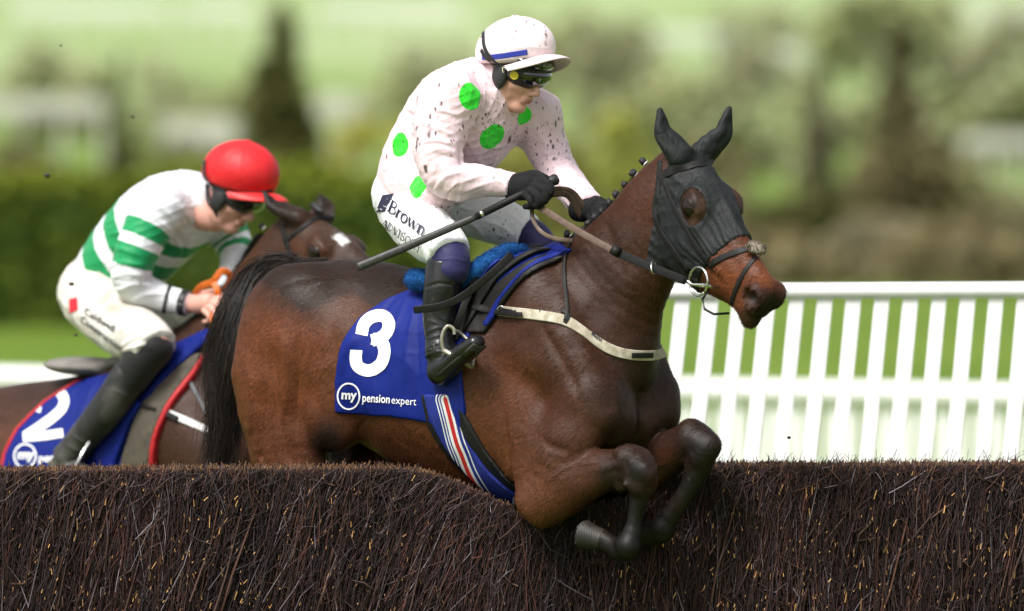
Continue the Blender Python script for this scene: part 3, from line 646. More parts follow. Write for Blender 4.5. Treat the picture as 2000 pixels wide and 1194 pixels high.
# ---- the leading horse
F1 = Frame(950, 0.0, 38)
def fore_leg(F, Fr, pts, k=.03):
    F.chain(pts, Fr.F + V3(0, 0, .4), k, 5)
T1 = [(604, 530, 800, .215), (665, 508, 845, .268), (730, 512, 856, .275), (790, 526, 888, .27), (850, 538, 925, .282), (910, 540, 952, .288), (970, 525, 976, .28), (1030, 496, 988, .248), (1090, 492, 945, .215), (1150, 520, 900, .19), (1178, 590, 862, .155)]
def build_horse1():
    F = Field(P(360, 1130, -.75) * V3(1, 0, 1) + V3(0, -.92, 0), P(1560, 170, .9) * V3(1, 0, 1) + V3(0, .92, 0), .006); A = F1.at
    rows = []
    for px, t, b, a in T1:
        p, q = A(px, t), A(px, b); c = (p + q) / 2; rows.append((*c, a, (p[2] - q[2]) / 2))
    F.chain(rows, (0, 0, 1), .05, 4, capf=.85)
    # quarters and thighs
    for s in (1, -1):
        o = lambda px, py, r: A(px - (369 * (r * s) if False else 0), py, r * s)
        hip = lambda f, r, py: A(950 + 473 * f - 369 * r * s, py, r * s)
        F.ball(hip(-.66, .17, 660), (.21, .12, .24), .08, ax=(F1.F, F1.R, F1.U))
        F.chain([(*hip(-.60, .19, 600), .10, .15), (*hip(-.70, .20, 740), .105, .17), (*hip(-.68, .18, 860), .095, .155), (*hip(-.66, .16, 960), .08, .12)], F1.F, .06, 5)
        F.ball(hip(-.47, .19, 800), (.10, .07, .14), .06, ax=(F1.F, F1.R, F1.U))            # stifle
        hk = hip(-.93, .14, 876 if s < 0 else 1010)
        F.chain([(*hip(-.62, .16, 900), .07, .10), (*((hip(-.62, .16, 920) + hk) / 2), .05, .062), (*hk, .034, .045)], F1.F, .03, 4)
        ft = hk + V3(-.16, .12, -.34); F.chain([(*hk, .034, .045), (*((hk + ft) / 2), .024, .03), (*ft, .03, .034), (*(ft + V3(-.07, .05, -.07)), .026, .028), (*(ft + V3(-.11, .08, -.13)), .042, .045)], F1.F, .015, 4)
        # shoulder blade, point of shoulder, upper arm
        F.chain([(*hip(.27, .15, 545), .05, .10), (*hip(.40, .185, 660), .055, .13), (*hip(.535, .17, 775), .058, .105)], F1.F, .07, 4)
        F.ball(hip(.57, .135, 785), (.085, .07, .09), .05, ax=(F1.F, F1.R, F1.U))
        F.chain([(*hip(.55, .165, 800), .075, .11), (*hip(.44, .19, 890), .07, .115), (*hip(.36, .19, 975), .055, .08)], F1.F, .05, 4)
        F.ball(hip(.30, .19, 850), (.10, .05, .16), .05, ax=(F1.F, F1.R, F1.U))
    # breast muscles
    for s in (1, -1): F.ball(A(1206 - 26 * s + 12, 815, .075 * s), (.09, .075, .095), .04, ax=(F1.F, F1.R, F1.U))
    # near fore leg: elbow, forearm level, knee, cannon folded back, pastern, hoof
    near = [(1046, 985, .20, .062, .085), (1100, 948, .19, .066, .10), (1160, 925, .185, .056, .076), (1205, 916, .18, .05, .062), (1238, 912, .18, .054, .066), (1252, 938, .18, .050, .060), (1248, 968, .18, .032, .038), (1240, 1005, .18, .024, .027), (1235, 1040, .18, .025, .029)]
    F.chain([(*A(a, b, r), u, w) for a, b, r, u, w in near], F1.F * .3 + V3(0, 0, 1), .016, 5, capf=.7)
    foot = [(1234, 1040, .18, .027, .030), (1225, 1066, .18, .038, .040), (1200, 1068, .18, .030, .033), (1176, 1056, .18, .031, .034)]
    F.chain([(*A(a, b, r), u, w) for a, b, r, u, w in foot], F1.F * .3 + V3(0, 0, 1), .016, 5, capf=.7)
    far = [(1212, 925, -.13, .07, .085), (1270, 905, -.12, .064, .085), (1325, 876, -.10, .056, .068), (1360, 864, -.09, .056, .062), (1372, 888, -.085, .052, .058), (1356, 930, -.075, .031, .037), (1332, 975, -.065, .025, .029), (1308, 1010, -.06, .026, .031)]
    F.chain([(*A(a, b, r), u, w) for a, b, r, u, w in far], F1.F * .3 + V3(0, 0, 1), .016, 5, capf=.7)
    foot = [(1308, 1010, -.06, .028, .032), (1290, 1034, -.06, .040, .042), (1262, 1044, -.06, .037, .04), (1240, 1036, -.06, .034, .036)]
    F.chain([(*A(a, b, r), u, w) for a, b, r, u, w in foot], F1.F * .3 + V3(0, 0, 1), .016, 5, capf=.7)
    # carpal bones, accessory bone behind the knee, fetlock joints
    for px, py, r, rd, k in [(1226, 893, .20, .040, .018), (1258, 922, .20, .042, .016), (1216, 948, .19, .024, .016), (1246, 950, .20, .034, .016), (1226, 1066, .19, .040, .012), (1206, 1080, .19, .024, .012), (1350, 846, -.085, .042, .018), (1382, 872, -.08, .043, .016), (1352, 905, -.075, .026, .016), (1372, 900, -.08, .036, .016), (1294, 1034, -.055, .041, .012)]:
        F.ball(A(px, py, r), (rd, rd * .92, rd), k, ax=(F1.F, F1.R, F1.U))
    # neck
    nk = [(1095, 680, .17, .27), (1152, 612, .155, .25), (1212, 532, .118, .195), (1258, 458, .098, .158), (1296, 392, .086, .125), (1326, 342, .07, .10)]
    F.chain([(*A(a, b, 0), u, w) for a, b, u, w in nk], nrm(F1.F + V3(0, 0, .62)), .06, 5, capf=.7)
    H = Head(A(1359, 287, 0) + V3(0, 0, 0), 51, 49.1)
    head_shape(F, H)
    # muscle and tendon relief
    n = lambda px, py, r=.2: A(px, py, r)
    for pts, wd, amp in [
        ([n(980, 640, .27), n(965, 760, .28), n(985, 880, .25), n(1000, 960, .2)], .022, .012),
        ([n(1180, 440, .1), n(1215, 540, .13), n(1230, 640, .14)], .022, .007), ([n(1275, 440, .09), n(1275, 540, .1), n(1285, 640, .08)], .018, .007),
        ([n(1140, 600, .2), n(1185, 700, .2), n(1195, 790, .19)], .025, .007), ([n(1060, 640, .24), n(1120, 740, .23), n(1160, 830, .2)], .02, .005),
        ([n(640, 640, .30), n(645, 720, .30), n(640, 800, .28), n(655, 870, .25)], .03, .016),
        ([n(560, 600, .27), n(540, 700, .3), n(545, 800, .28), n(560, 890, .26)], .022, .006), ([n(505, 720, .2), n(520, 800, .25), n(515, 890, .25)], .018, .007),
        ([n(700, 640, .3), n(660, 700, .3), n(648, 760, .3)], .03, -.008), ([n(1243, 740, 0), n(1240, 830, 0), n(1230, 880, 0)], .016, .014),
        ([n(1080, 915, .30), n(1150, 905, .26), n(1205, 898, .23)], .016, .005), ([n(1085, 1000, .27), n(1150, 975, .25), n(1205, 950, .23)], .014, -.005),
        ([n(1225, 905, .2), n(1262, 930, .18)], .012, .004), ([n(1230, 960, .19), n(1215, 1050, .19)], .009, .005), ([n(1345, 915, -.1), n(1298, 1010, -.1)], .009, .005),
        ([n(1222, 900, .24), n(1226, 930, .24)], .010, .005), ([n(1200, 880, .22), n(1236, 876, .22)], .012, -.006), ([n(1262, 905, .2), n(1268, 935, .2)], .012, -.008), ([n(1215, 948, .24)], .018, -.010), ([n(1245, 955, .24), n(1234, 1035, .24)], .007, .006), ([n(1222, 975, .24), n(1216, 1040, .24)], .008, -.006),
        ([n(1380, 850, -.1), n(1392, 885, -.1)], .014, -.008), ([n(1340, 905, -.03), n(1312, 985, -.03)], .008, .006), ([n(1318, 900, 0), n(1300, 960, 0)], .010, -.006), ([n(1335, 862, -.02), n(1352, 890, -.02)], .012, .006),
        ([n(1090, 945, .27), n(1150, 933, .25), n(1205, 920, .23)], .012, .004),
        ([n(1130, 640, .24), n(1170, 730, .22), n(1180, 800, .22)], .016, .008), ([n(1010, 800, .27), n(1060, 860, .26), n(1100, 880, .26)], .018, .006), ([n(1235, 640, .15), n(1215, 700, .17), n(1205, 760, .18)], .016, .006)]:
        F.crease(pts, wd * .85, amp * 1.45)
    X, Y, Z = F.all(); nz = np.zeros(F.A.shape, np.float32); gz = np.random.default_rng(12)
    for _ in range(26):
        k = gz.normal(size=3); k = k / np.linalg.norm(k) * gz.uniform(18, 70); ph = gz.uniform(0, 6.3); nz += (np.sin(X * k[0] + Y * k[1] + Z * k[2] + ph) / np.linalg.norm(k) * 22).astype(np.float32)
    F.A += .0010 * nz
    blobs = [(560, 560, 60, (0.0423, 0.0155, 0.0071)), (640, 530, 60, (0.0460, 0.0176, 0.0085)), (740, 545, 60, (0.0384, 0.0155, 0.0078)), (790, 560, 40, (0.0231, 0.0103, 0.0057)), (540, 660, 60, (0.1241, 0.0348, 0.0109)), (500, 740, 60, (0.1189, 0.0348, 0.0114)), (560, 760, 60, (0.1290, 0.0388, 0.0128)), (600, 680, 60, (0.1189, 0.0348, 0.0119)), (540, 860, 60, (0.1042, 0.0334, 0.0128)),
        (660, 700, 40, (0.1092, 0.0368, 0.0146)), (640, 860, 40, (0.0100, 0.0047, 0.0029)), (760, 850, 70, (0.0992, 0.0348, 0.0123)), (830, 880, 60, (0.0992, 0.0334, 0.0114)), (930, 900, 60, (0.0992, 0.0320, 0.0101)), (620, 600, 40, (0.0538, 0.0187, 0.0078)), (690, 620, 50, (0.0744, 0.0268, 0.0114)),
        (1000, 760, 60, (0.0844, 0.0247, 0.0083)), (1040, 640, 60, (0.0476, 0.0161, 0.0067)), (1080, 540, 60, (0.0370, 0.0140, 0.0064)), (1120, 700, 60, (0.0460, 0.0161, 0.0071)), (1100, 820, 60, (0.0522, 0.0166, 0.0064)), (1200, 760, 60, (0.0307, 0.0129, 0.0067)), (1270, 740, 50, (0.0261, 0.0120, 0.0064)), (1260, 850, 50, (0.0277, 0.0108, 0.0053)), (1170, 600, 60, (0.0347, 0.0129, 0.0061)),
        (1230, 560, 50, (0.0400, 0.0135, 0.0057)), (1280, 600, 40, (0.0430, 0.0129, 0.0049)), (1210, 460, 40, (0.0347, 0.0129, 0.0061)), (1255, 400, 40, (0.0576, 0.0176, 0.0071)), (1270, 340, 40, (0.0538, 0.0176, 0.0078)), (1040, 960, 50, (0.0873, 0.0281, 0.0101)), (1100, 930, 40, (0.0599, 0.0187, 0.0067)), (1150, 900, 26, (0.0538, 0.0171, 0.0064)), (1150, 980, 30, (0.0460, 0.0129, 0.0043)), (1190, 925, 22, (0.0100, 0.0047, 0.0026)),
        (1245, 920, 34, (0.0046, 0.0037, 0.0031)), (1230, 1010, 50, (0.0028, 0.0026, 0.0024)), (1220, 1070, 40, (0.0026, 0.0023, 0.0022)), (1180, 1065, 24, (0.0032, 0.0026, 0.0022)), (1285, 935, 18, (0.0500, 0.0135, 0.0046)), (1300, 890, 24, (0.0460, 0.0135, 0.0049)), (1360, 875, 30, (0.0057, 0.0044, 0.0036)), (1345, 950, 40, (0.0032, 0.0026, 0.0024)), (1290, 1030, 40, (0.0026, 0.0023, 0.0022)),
        (1352, 401, 19, (0.0072, 0.0048, 0.0042)), (1478, 577, 19, (0.0036, 0.0024, 0.0024)), (1500, 600, 13, (0.0048, 0.0036, 0.0036)), (1370, 420, 30, (.056, .028, .017)), (1462, 388, 16, (.05, .026, .017)), (1440, 470, 30, (0.0992, 0.0281, 0.0105)), (1470, 520, 24, (0.1241, 0.0348, 0.0109)), (1420, 540, 26, (0.1388, 0.0388, 0.0109)), (1495, 545, 18, (0.1388, 0.0400, 0.0128)), (1480, 575, 20, (0.0384, 0.0129, 0.0061)), (1445, 590, 14, (0.1290, 0.0400, 0.0137)), (1490, 625, 24, (0.0040, 0.0031, 0.0029)), (1455, 620, 15, (0.0384, 0.0145, 0.0064)), (1465, 640, 14, (0.0307, 0.0114, 0.0053)), (1517, 590, 14, (0.0062, 0.0041, 0.0034)), (1400, 590, 18, (0.0893, 0.0281, 0.0092)), (1350, 500, 30, (0.0893, 0.0268, 0.0101))]  # the near-black nostril blob paints the cavity's shade into the coat colour
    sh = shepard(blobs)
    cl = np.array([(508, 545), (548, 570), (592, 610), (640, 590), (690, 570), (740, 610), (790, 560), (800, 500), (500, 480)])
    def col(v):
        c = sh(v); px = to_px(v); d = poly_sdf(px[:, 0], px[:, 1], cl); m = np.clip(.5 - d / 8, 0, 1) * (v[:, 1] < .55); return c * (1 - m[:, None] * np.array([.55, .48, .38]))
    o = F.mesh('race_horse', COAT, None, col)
    tag(o, 'dark bay horse in black ear hood leaping over the brush fence, number 3', 'horse')
    # press the finer veins and creases of the hide into the near side
    folds(o, [([(1150, 700), (1120, 760), (1130, 820), (1110, 870)], 3.2, -.0028), ([(1040, 700), (1010, 760), (1030, 830)], 3, -.0022), ([(1330, 470), (1335, 540)], 3, -.002), ([(1215, 480), (1230, 560), (1220, 640)], 4, -.002), ([(1180, 900), (1110, 912), (1060, 950)], 4, -.003),
              ([(980, 780), (990, 850), (985, 920)], 5, .003), ([(1000, 860), (1040, 850)], 3, .0018), ([(1010, 700), (1050, 740), (1040, 800)], 3, -.0018), ([(720, 815), (700, 840), (715, 880)], 6, .004), ([(548, 630), (562, 740), (550, 850)], 12, -.008), ([(482, 690), (492, 780), (484, 870)], 9, -.007), ([(612, 640), (602, 760), (610, 870)], 10, -.008), ([(520, 640), (524, 740), (516, 860)], 9, .006), ([(582, 640), (584, 750), (578, 870)], 9, .006), ([(640, 640), (628, 730), (636, 810)], 7, -.007), ([(600, 560), (660, 545), (720, 560)], 8, -.004), ([(520, 575), (580, 548), (640, 540)], 7, .004), ([(1310, 900), (1280, 915), (1262, 950)], 4, -.003)])
    return o, F, H
HORSE1, FH1, HD1 = build_horse1()
eye_parts(HD1, HORSE1)
def _wm(v):
    px = to_px(v); return np.clip(sum(a * np.exp(-((px[:, 0] - x) ** 2 / rx ** 2 + (px[:, 1] - y) ** 2 / ry ** 2)) for x, y, rx, ry, a in ((1030, 850, 70, 110, 1.), (1130, 700, 70, 120, .6), (1240, 560, 60, 110, .8), (800, 880, 90, 50, .6), (650, 760, 40, 100, .8), (1240, 800, 70, 80, .6))), 0, 1)
crumple(HORSE1, .0016, 14, 30, 75, mask=_wm, n=6)
def hoof(Fr, p0, p1, r, parent):
    a, b = Fr.at(*p0), Fr.at(*p1); G = Field(np.minimum(a, b) - .1, np.maximum(a, b) + .1, .004); T = nrm(b - a); G.chain([(*a, .033, .033), (*((a + b) / 2), .038, .039), (*b, .044, .047)], V3(0, 0, 1), .01, 4, capf=.2)
    t = NT('hoof_horn'); c = t.mix(t.ramp(t.noise(22, 5), .35, .65), (.007, .006, .005), (.022, .016, .009)); t.put(color=c, rough=.6, normal=t.bump(t.n('TexWave', {'Vector': t.tc, 'Scale': 40, 'Distortion': 3}).outputs[1], .3, .002)); o = G.mesh('hoof', t.m, parent)
    u = nrm(np.cross(T, (0, 1, .2))); w_ = np.cross(T, u); q = np.radians(np.linspace(35, 325, 25)); MB().tube([b + T * .002 + .038 * (math.cos(k) * w_ + math.sin(k) * u) for k in q], .0055, 8).build('horseshoe', simple('worn_shoe', (.22, .21, .2), .45, metal=.8), o)
hoof(F1, (1180, 1056, .18), (1140, 1044, .18), .04, HORSE1)

def coat_hair(o, Fr, n, seed, H=None, lim=.35):
    """short body hair lying back along the hide"""
    g = np.random.default_rng(seed); me = o.data; v = vcos(me).astype(float); nn = vnormals(me).astype(float); c = np.empty(len(v) * 4, np.float32); me.color_attributes['col'].data.foreach_get('color', c); c = c.reshape(-1, 4)[:, :3]
    ok = np.where((nn[:, 1] < lim) & (c.max(1) > .014) & (v[:, 2] > fence_top(v[:, 0]) - .22) & (np.linalg.norm(v - H.p(.198, -.068, -.09), axis=1) > .050) & (np.linalg.norm(v - H.p(.58, -.064, -.058), axis=1) > .034))[0]; i = g.choice(ok, n); p = v[i] + g.normal(0, .004, (n, 3)); N = nn[i]; p -= N * ((p - v[i]) * N).sum(1)[:, None]
    d = -Fr.F * .8 - Fr.U * .65 + g.normal(0, .16, (n, 3)); d -= N * (d * N).sum(1)[:, None]; d /= np.linalg.norm(d, axis=1)[:, None] + 1e-9; s = np.cross(N, d)
    L = g.uniform(.007, .017, n)[:, None]; w_ = .0007; b = p + N * .0002; m = p + d * L * .5 + N * .0011; e = p + d * L + N * g.uniform(.0006, .0016, n)[:, None]
    V = np.stack([b - s * w_, b + s * w_, m + s * w_, m - s * w_, e + s * w_ * .3, e - s * w_ * .3], 1).reshape(-1, 3); k = (np.arange(n) * 6)[:, None]; F = np.concatenate([k + np.array([[0, 1, 2, 3]]), k + np.array([[3, 2, 4, 5]])], 0)
    cc = c[i] * g.uniform(.55, 1.7, n)[:, None] + g.uniform(0, .006, n)[:, None]
    t = NT('short_hair'); t.put(color=t.attr('col'), rough=.5, spec=.28); h = mesh_np('body_hair', V, F, t.m, o, True, col=np.repeat(cc, 6, 0)); tag(h, kind='stuff'); return h
BODY_HAIR1 = coat_hair(HORSE1, F1, 170000, 3, HD1)
# ------------------------------------------------------------------ tack
BLACK = simple('black_leather', (.007, .0065, .006), .58, spec=.28, noise=60, bump=(220, .25, .001), var=.4)
BROWNL = simple('brown_leather', (.10, .065, .045), .5, spec=.4, noise=60, bump=(200, .25, .001), var=.25)
STEEL = simple('steel', (.62, .61, .58), .22, metal=1.0)
WBAND = simple('white_band', (.75, .74, .7), .6)
def fuzz(verts, normals, n, length, rad, cols, lay=(0, 0, -1), amount=.6, seed=0, name='fleece', mat=None, parent=None, jit=.5):
    g = np.random.default_rng(seed); i = g.integers(0, len(verts), n); b = verts[i] + g.normal(0, .0025, (n, 3)); d = normals[i] + np.asarray(lay) * amount + g.normal(0, jit, (n, 3)); d /= np.linalg.norm(d, axis=1)[:, None]
    L = length * g.uniform(.5, 1.3, n); v, f = twig_arrays(b, b + d * L[:, None], np.full(n, rad), np.full(n, rad * .45), g.normal(0, length * .18, (n, 3)))
    return mesh_np(name, v, f, mat, parent, True, col=np.repeat(np.asarray(cols)[g.choice(len(cols), n)] * g.uniform(.6, 1.4, (n, 1)), 9, 0))
def strands(curves, n, spread0, spread1, rad, cols, seed=0, steps=10):
    """locks of hair: n strands following curves (list of control polylines), fanning out towards the tip"""
    g = np.random.default_rng(seed); V, Fc, K = [], [], []; S = steps + 1
    cs = [catmull(np.asarray(c, float), 4) for c in curves]; cs = [np.stack([np.interp(np.linspace(0, 1, S), np.linspace(0, 1, len(c)), c[:, k]) for k in range(3)], -1) for c in cs]
    w = g.dirichlet(np.full(len(cs), .5), n); base = np.einsum('nc,csk->nsk', w, np.array(cs)); t = np.linspace(0, 1, S)
    off = g.normal(size=(n, 1, 3)); wav = np.stack([np.sin(t[None] * g.uniform(4, 11, (n, 1)) + g.uniform(0, 6.3, (n, 1))) for _ in range(3)], -1)
    ln = g.uniform(.55, 1.0, n)
    p = base + off * (spread0 + (spread1 - spread0) * t)[None, :, None] + wav * (spread1 * .35 * t)[None, :, None]
    # shorten some strands
    tt = t[None] * ln[:, None] * (S - 1); i0 = np.minimum(tt.astype(int), S - 2); fr = (tt - i0)[..., None]; ar = np.arange(n)[:, None]
    p = p[ar, i0] * (1 - fr) + p[ar, i0 + 1] * fr
    T = np.gradient(p, axis=1); T /= np.linalg.norm(T, axis=2)[..., None] + 1e-9; a = np.cross(T, np.array([.2, .95, .25])); a /= np.linalg.norm(a, axis=2)[..., None] + 1e-9; b = np.cross(T, a)
    r = (rad * (1 - .75 * t))[None, :, None]; ang = np.arange(3) * 2.0944
    v = np.stack([p + r * (math.cos(q) * a + math.sin(q) * b) for q in ang], 2)
    f = [[s * 3 + j, s * 3 + (j + 1) % 3, (s + 1) * 3 + (j + 1) % 3, (s + 1) * 3 + j] for s in range(S - 1) for j in range(3)]
    F = (np.arange(n) * S * 3)[:, None, None] + np.array(f)[None]
    c = np.repeat(np.asarray(cols)[g.choice(len(cols), n)] * g.uniform(.6, 1.4, (n, 1)), S * 3, 0)
    return v.reshape(-1, 3), F.reshape(-1, 4), c
_t = NT('horse_hair'); _t.put(color=_t.attr('col'), rough=.42, spec=.4); HAIR = _t.m
_t = NT('fleece_fibre'); _t.put(color=_t.attr('col'), rough=.8, spec=.15); FLEECE = _t.m
def fz(Fr, X, Y, Z):
    dx, dy = X - np.float32(Fr.O[0]), Y - np.float32(Fr.O[1]); return dx * np.float32(Fr.F[0]) + dy * np.float32(Fr.F[1]), dx * np.float32(Fr.R[0]) + dy * np.float32(Fr.R[1])
def draped(name, Fld, Fr, poly, thick, mat, parent=None, r0=.27, rmin=None, k=.004, attrs=None, colfn=None, above=None):
    """a cloth or strap lying on a body: the body's own surface lifted by its thickness, cut to an outline seen square on from the side"""
    q = np.array([Fr.at(x, y, r0) for x, y in poly]); pf = (q - Fr.O) @ Fr.F; pz = q[:, 2]
    ext = [Fr.O + Fr.F * f + Fr.R * r for f in (pf.min() - .03, pf.max() + .03) for r in (-.5, .5)]; ext = np.array(ext)
    G = Fld.crop((ext[:, 0].min(), ext[:, 1].min(), pz.min() - .03), (ext[:, 0].max(), ext[:, 1].max(), pz.max() + .03))
    X, Y, Z = G.all(); f, r = fz(Fr, X, Y, Z); d2 = poly_sdf(f[:, :, 0], f[:, :, 0] * 0, [(0, 0), (1, 0), (1, 1)]) if False else None
    # the outline lives in (forward, up): evaluate it on a fine table and look it up
    fa = np.linspace(pf.min() - .08, pf.max() + .08, 240); za = G.ax[2]; tab = poly_sdf(fa[:, None], za[None, :].astype(float), np.stack([pf, pz], 1))
    fi = np.clip((f[:, :, 0] - fa[0]) / (fa[1] - fa[0]), 0, 238.99); i0 = fi.astype(int); w_ = (fi - i0)[:, :, None]; d = tab[i0] * (1 - w_) + tab[i0 + 1] * w_
    G.A -= thick; G.clip(d, k)
    if rmin is not None: G.clip(rmin - np.broadcast_to(r, G.A.shape), k)
    return G.mesh(name, mat, parent, colfn, attrs)
def line_attr(pts, wd):
    """signed distance across a pixel centre line, in half widths, for painted stripes"""
    q = catmull(np.asarray(pts, float), 8)
    def f(v):
        px = to_px(v); best = np.full(len(px), 1e9); sg = np.zeros(len(px))
        for i in range(len(q) - 1):
            a, T = q[i], q[i + 1] - q[i]; t = np.clip(((px - a) @ T) / (T @ T), 0, 1); w2 = px - a - t[:, None] * T; d = np.sqrt((w2 ** 2).sum(1)); m = d < best
            best[m] = d[m]; sg[m] = np.sign(T[0] * w2[m, 1] - T[1] * w2[m, 0])
        return best * sg / wd
    return f
def stripes_mat(name, bands, attr='s', rough=.7, bump=(260, .3, .0006), mud=0):
    """bands: (upper limit, colour) ..."""
    t = NT(name); a = t.attr(attr, True); c = bands[0][1]
    for i in range(1, len(bands)): c = t.mix(t.ramp(a, bands[i - 1][0] - .012, bands[i - 1][0] + .012), c, bands[i][1])
    if mud: c = t.mud(c, mud, 90)
    t.put(color=c, rough=rough, spec=.25, normal=t.bump(t.noise(bump[0]), bump[1], bump[2])); return t.m

# ---- ear hood with its two ear covers (worn by the horse)
def ear_hood():
    lo, hi = P(1240, 700, -.95) * V3(1, 0, 1) + V3(0, -1.0, 0), P(1530, 195, -.2) * V3(1, 0, 1) + V3(0, -.2, 0); G = FH1.crop(lo, hi); H = HD1
    G.A -= .0065; X, Y, Z = G.all(); a, d, l = H.loc(X, Y, Z)
    G.clip(a - .372 - .025 * np.sin(np.clip(l, -.1, .1) * 9) ** 2 * 0, .006); G.clip(-(a + .035 + .72 * d), .006); G.clip(-(d + .335), .006)
    for s in (-1, 1):
        G.ball(H.p(.200, -.060 if s < 0 else -.048, .105 * s), (.066, .058 if s < 0 else .066, .055), .006, 'cut', ax=(H.A, H.D, H.L))
    b0, b1 = H.p(.012, -.028, -.052), H.p(.0, -.028, .052)
    for b, tip, mid, fl in ((b0, (1289, 216), (1296, 262), -1), (b1, (1424, 213), (1412, 262), 1)):
        tp = P(*tip, b[1] + .0); md = P(*mid, b[1])
        G.chain([(*b, .046, .034), (*((b + md) / 2), .042, .028), (*md, .034, .023), (*((md + tp) / 2), .024, .017), (*tp, .011, .010)], H.h, .018, 5)
        # shallow opening down the front of the ear
        G.crease([(b + md) / 2 + H.h * .028, md + H.h * .02, (md + tp) / 2 + H.h * .015], .010, .006)
    G.crease([H.p(.02, .012, 0), H.p(.12, .008, 0), H.p(.25, .008, 0), H.p(.36, .006, 0)], .004, -.0022)
    t = NT('hood_cloth'); w = t.n('TexNoise', {'Vector': t.map((1, 1, .5)), 'Scale': 30, 'Detail': 4, 'Distortion': 1.5}).outputs[0]
    c = t.mix(t.ramp(t.noise(16, 5), .4, .75), (.005, .0065, .007), (.011, .013, .013)); c = t.mud(c, .26, 55, mudcol=(.10, .07, .045))
    t.put(color=c, rough=.66, spec=.32, normal=t.bump(t.noise(420, 2), .3, .0008, t.bump(w, .8, .006)))
    o = G.mesh('ear_hood', t.m, HORSE1)
    v = vcos(o.data).astype(float); n = vnormals(o.data); a, d, l = H.loc(v[:, 0], v[:, 1], v[:, 2]); th = np.arctan2(l, -(d + .12))
    amp = .0026 * np.exp(-((a - .362) / .035) ** 2) * np.sin(th * 44 + 2 * np.sin(th * 9)) + .0016 * np.exp(-((a - .30) / .05) ** 2) * np.sin(th * 26 + 1.5 * np.sin(th * 7)) + .002 * np.exp(-((a + .035 + .72 * d) / .03) ** 2) * np.sin(d * 230)
    v += n * amp[:, None]; o.data.vertices.foreach_set('co', v.astype(np.float32).ravel()); o.data.update()
    folds(o, [([(1310, 470), (1325, 530)], 4, -.003), ([(1328, 460), (1345, 535)], 4, -.003), ([(1350, 480), (1362, 540)], 4, -.003), ([(1300, 400), (1310, 480)], 5, -.002), ([(1390, 340), (1430, 420), (1440, 450)], 3, -.002), ([(1330, 290), (1380, 292)], 4, -.003), ([(1340, 300), (1395, 302)], 3, .002)])
    return o
HOOD = ear_hood(); crumple(HOOD, .0022, 4, 60, 140, mask=lambda v: 1.0 * (HD1.loc(v[:, 0], v[:, 1], v[:, 2])[0] > .06))
# fringe of horse hair: eyelids are shaped in the head; plaits and tail follow
def plaits(Fr, spots, parent, r=0.0, size=7.5, lift=0.0):
    for i, (x, y) in enumerate(spots):
        c = Fr.at(x, y, r); s = size / PPM; g = np.random.default_rng(i + 5)
        b = MB().ell(c, np.eye(3) * s, 10).ell(c + V3(.004, .004, -.006), np.eye(3) * s * .8, 10); b.v[0] += g.normal(0, s * .12, b.v[0].shape); b.build('mane_plait', HAIR_BLACK, parent)
        d = nrm(V3(.75, -.2, -.62)); e = nrm(np.cross(d, V3(0, 1, 0))); f = np.cross(d, e); q = np.arange(13) * 2 * np.pi / 12
        MB().tube([c + d * s * 1.05 + s * .72 * (math.cos(k) * e + math.sin(k) * f) for k in q], s * .17, 6).build('plait_band', WBAND, parent)
HAIR_BLACK = simple('plaited_mane', (.010, .009, .009), .55, noise=90, bump=(260, .8, .003), var=.5)
SP1 = [(1264, 323), (1245, 346), (1229, 369), (1211, 388), (1199, 404), (1184, 421), (1170, 433), (1157, 445), (1134, 468), (1117, 466), (1148, 458)]
plaits(F1, [(x - 9, y - 8) for x, y in SP1], HORSE1, .0)
def mane_crest(Fr, pts, parent, n=1500, seed=2):
    v, f, c = strands([[Fr.at(x, y, rr) for x, y in pts] for rr in (-.02, 0, .02)], n, .010, .012, .0012, [(.010, .009, .009), (.02, .016, .014)], seed); mesh_np('mane', v, f, HAIR, parent, True, col=c)
mane_crest(F1, [(1255, 352), (1215, 402), (1180, 440), (1140, 474), (1100, 490)], HORSE1, 1200)
v, f, c = strands([[F1.at(x, y, r) for x, y in q] for q, r in (([(1125, 470), (1095, 484), (1062, 486), (1030, 478)], .03), ([(1120, 482), (1090, 496), (1060, 500), (1036, 492)], .05), ([(1115, 476), (1085, 488), (1058, 492), (1050, 486)], .0))], 900, .008, .007, .0011, [(.010, .009, .009), (.022, .016, .013)], 4)
mesh_np('withers_tuft', v, f, HAIR, HORSE1, True, col=c)
# tail
def tail(Fr, parent, curves, n, seed, cols, sp0=.02, sp1=.035, rad=.0014):
    v, f, c = strands([[Fr.at(*q) for q in k] for k in curves], n, sp0, sp1, rad, cols, seed, 14); return mesh_np('tail', v, f, HAIR, parent, True, col=c)
TAILC = [(.012, .010, .009), (.026, .018, .014), (.045, .029, .02), (.016, .013, .012)]
T_R = .06
tail(F1, HORSE1, [[(590, 522, .0), (540, 530, .02), (505, 570, .05), (478, 650, .12), (456, 740, .14), (440, 830, .12), (424, 905, .1), (412, 960, .1)],
                  [(575, 520, .0), (528, 524, .0), (478, 560, .02), (436, 630, .06), (410, 700, .06), (416, 770, .06), (418, 850, .06), (402, 920, .06)],
                  [(560, 519, .0), (520, 526, .0), (490, 590, .06), (470, 690, .1), (462, 790, .1), (446, 880, .1), (430, 960, .1)],
                  [(560, 518, .0), (515, 522, .0), (470, 552, .0), (445, 610, .04), (432, 680, .04), (440, 740, .08), (450, 800, .1), (436, 870, .1)]], 3600, 8, TAILC, .014, .026)
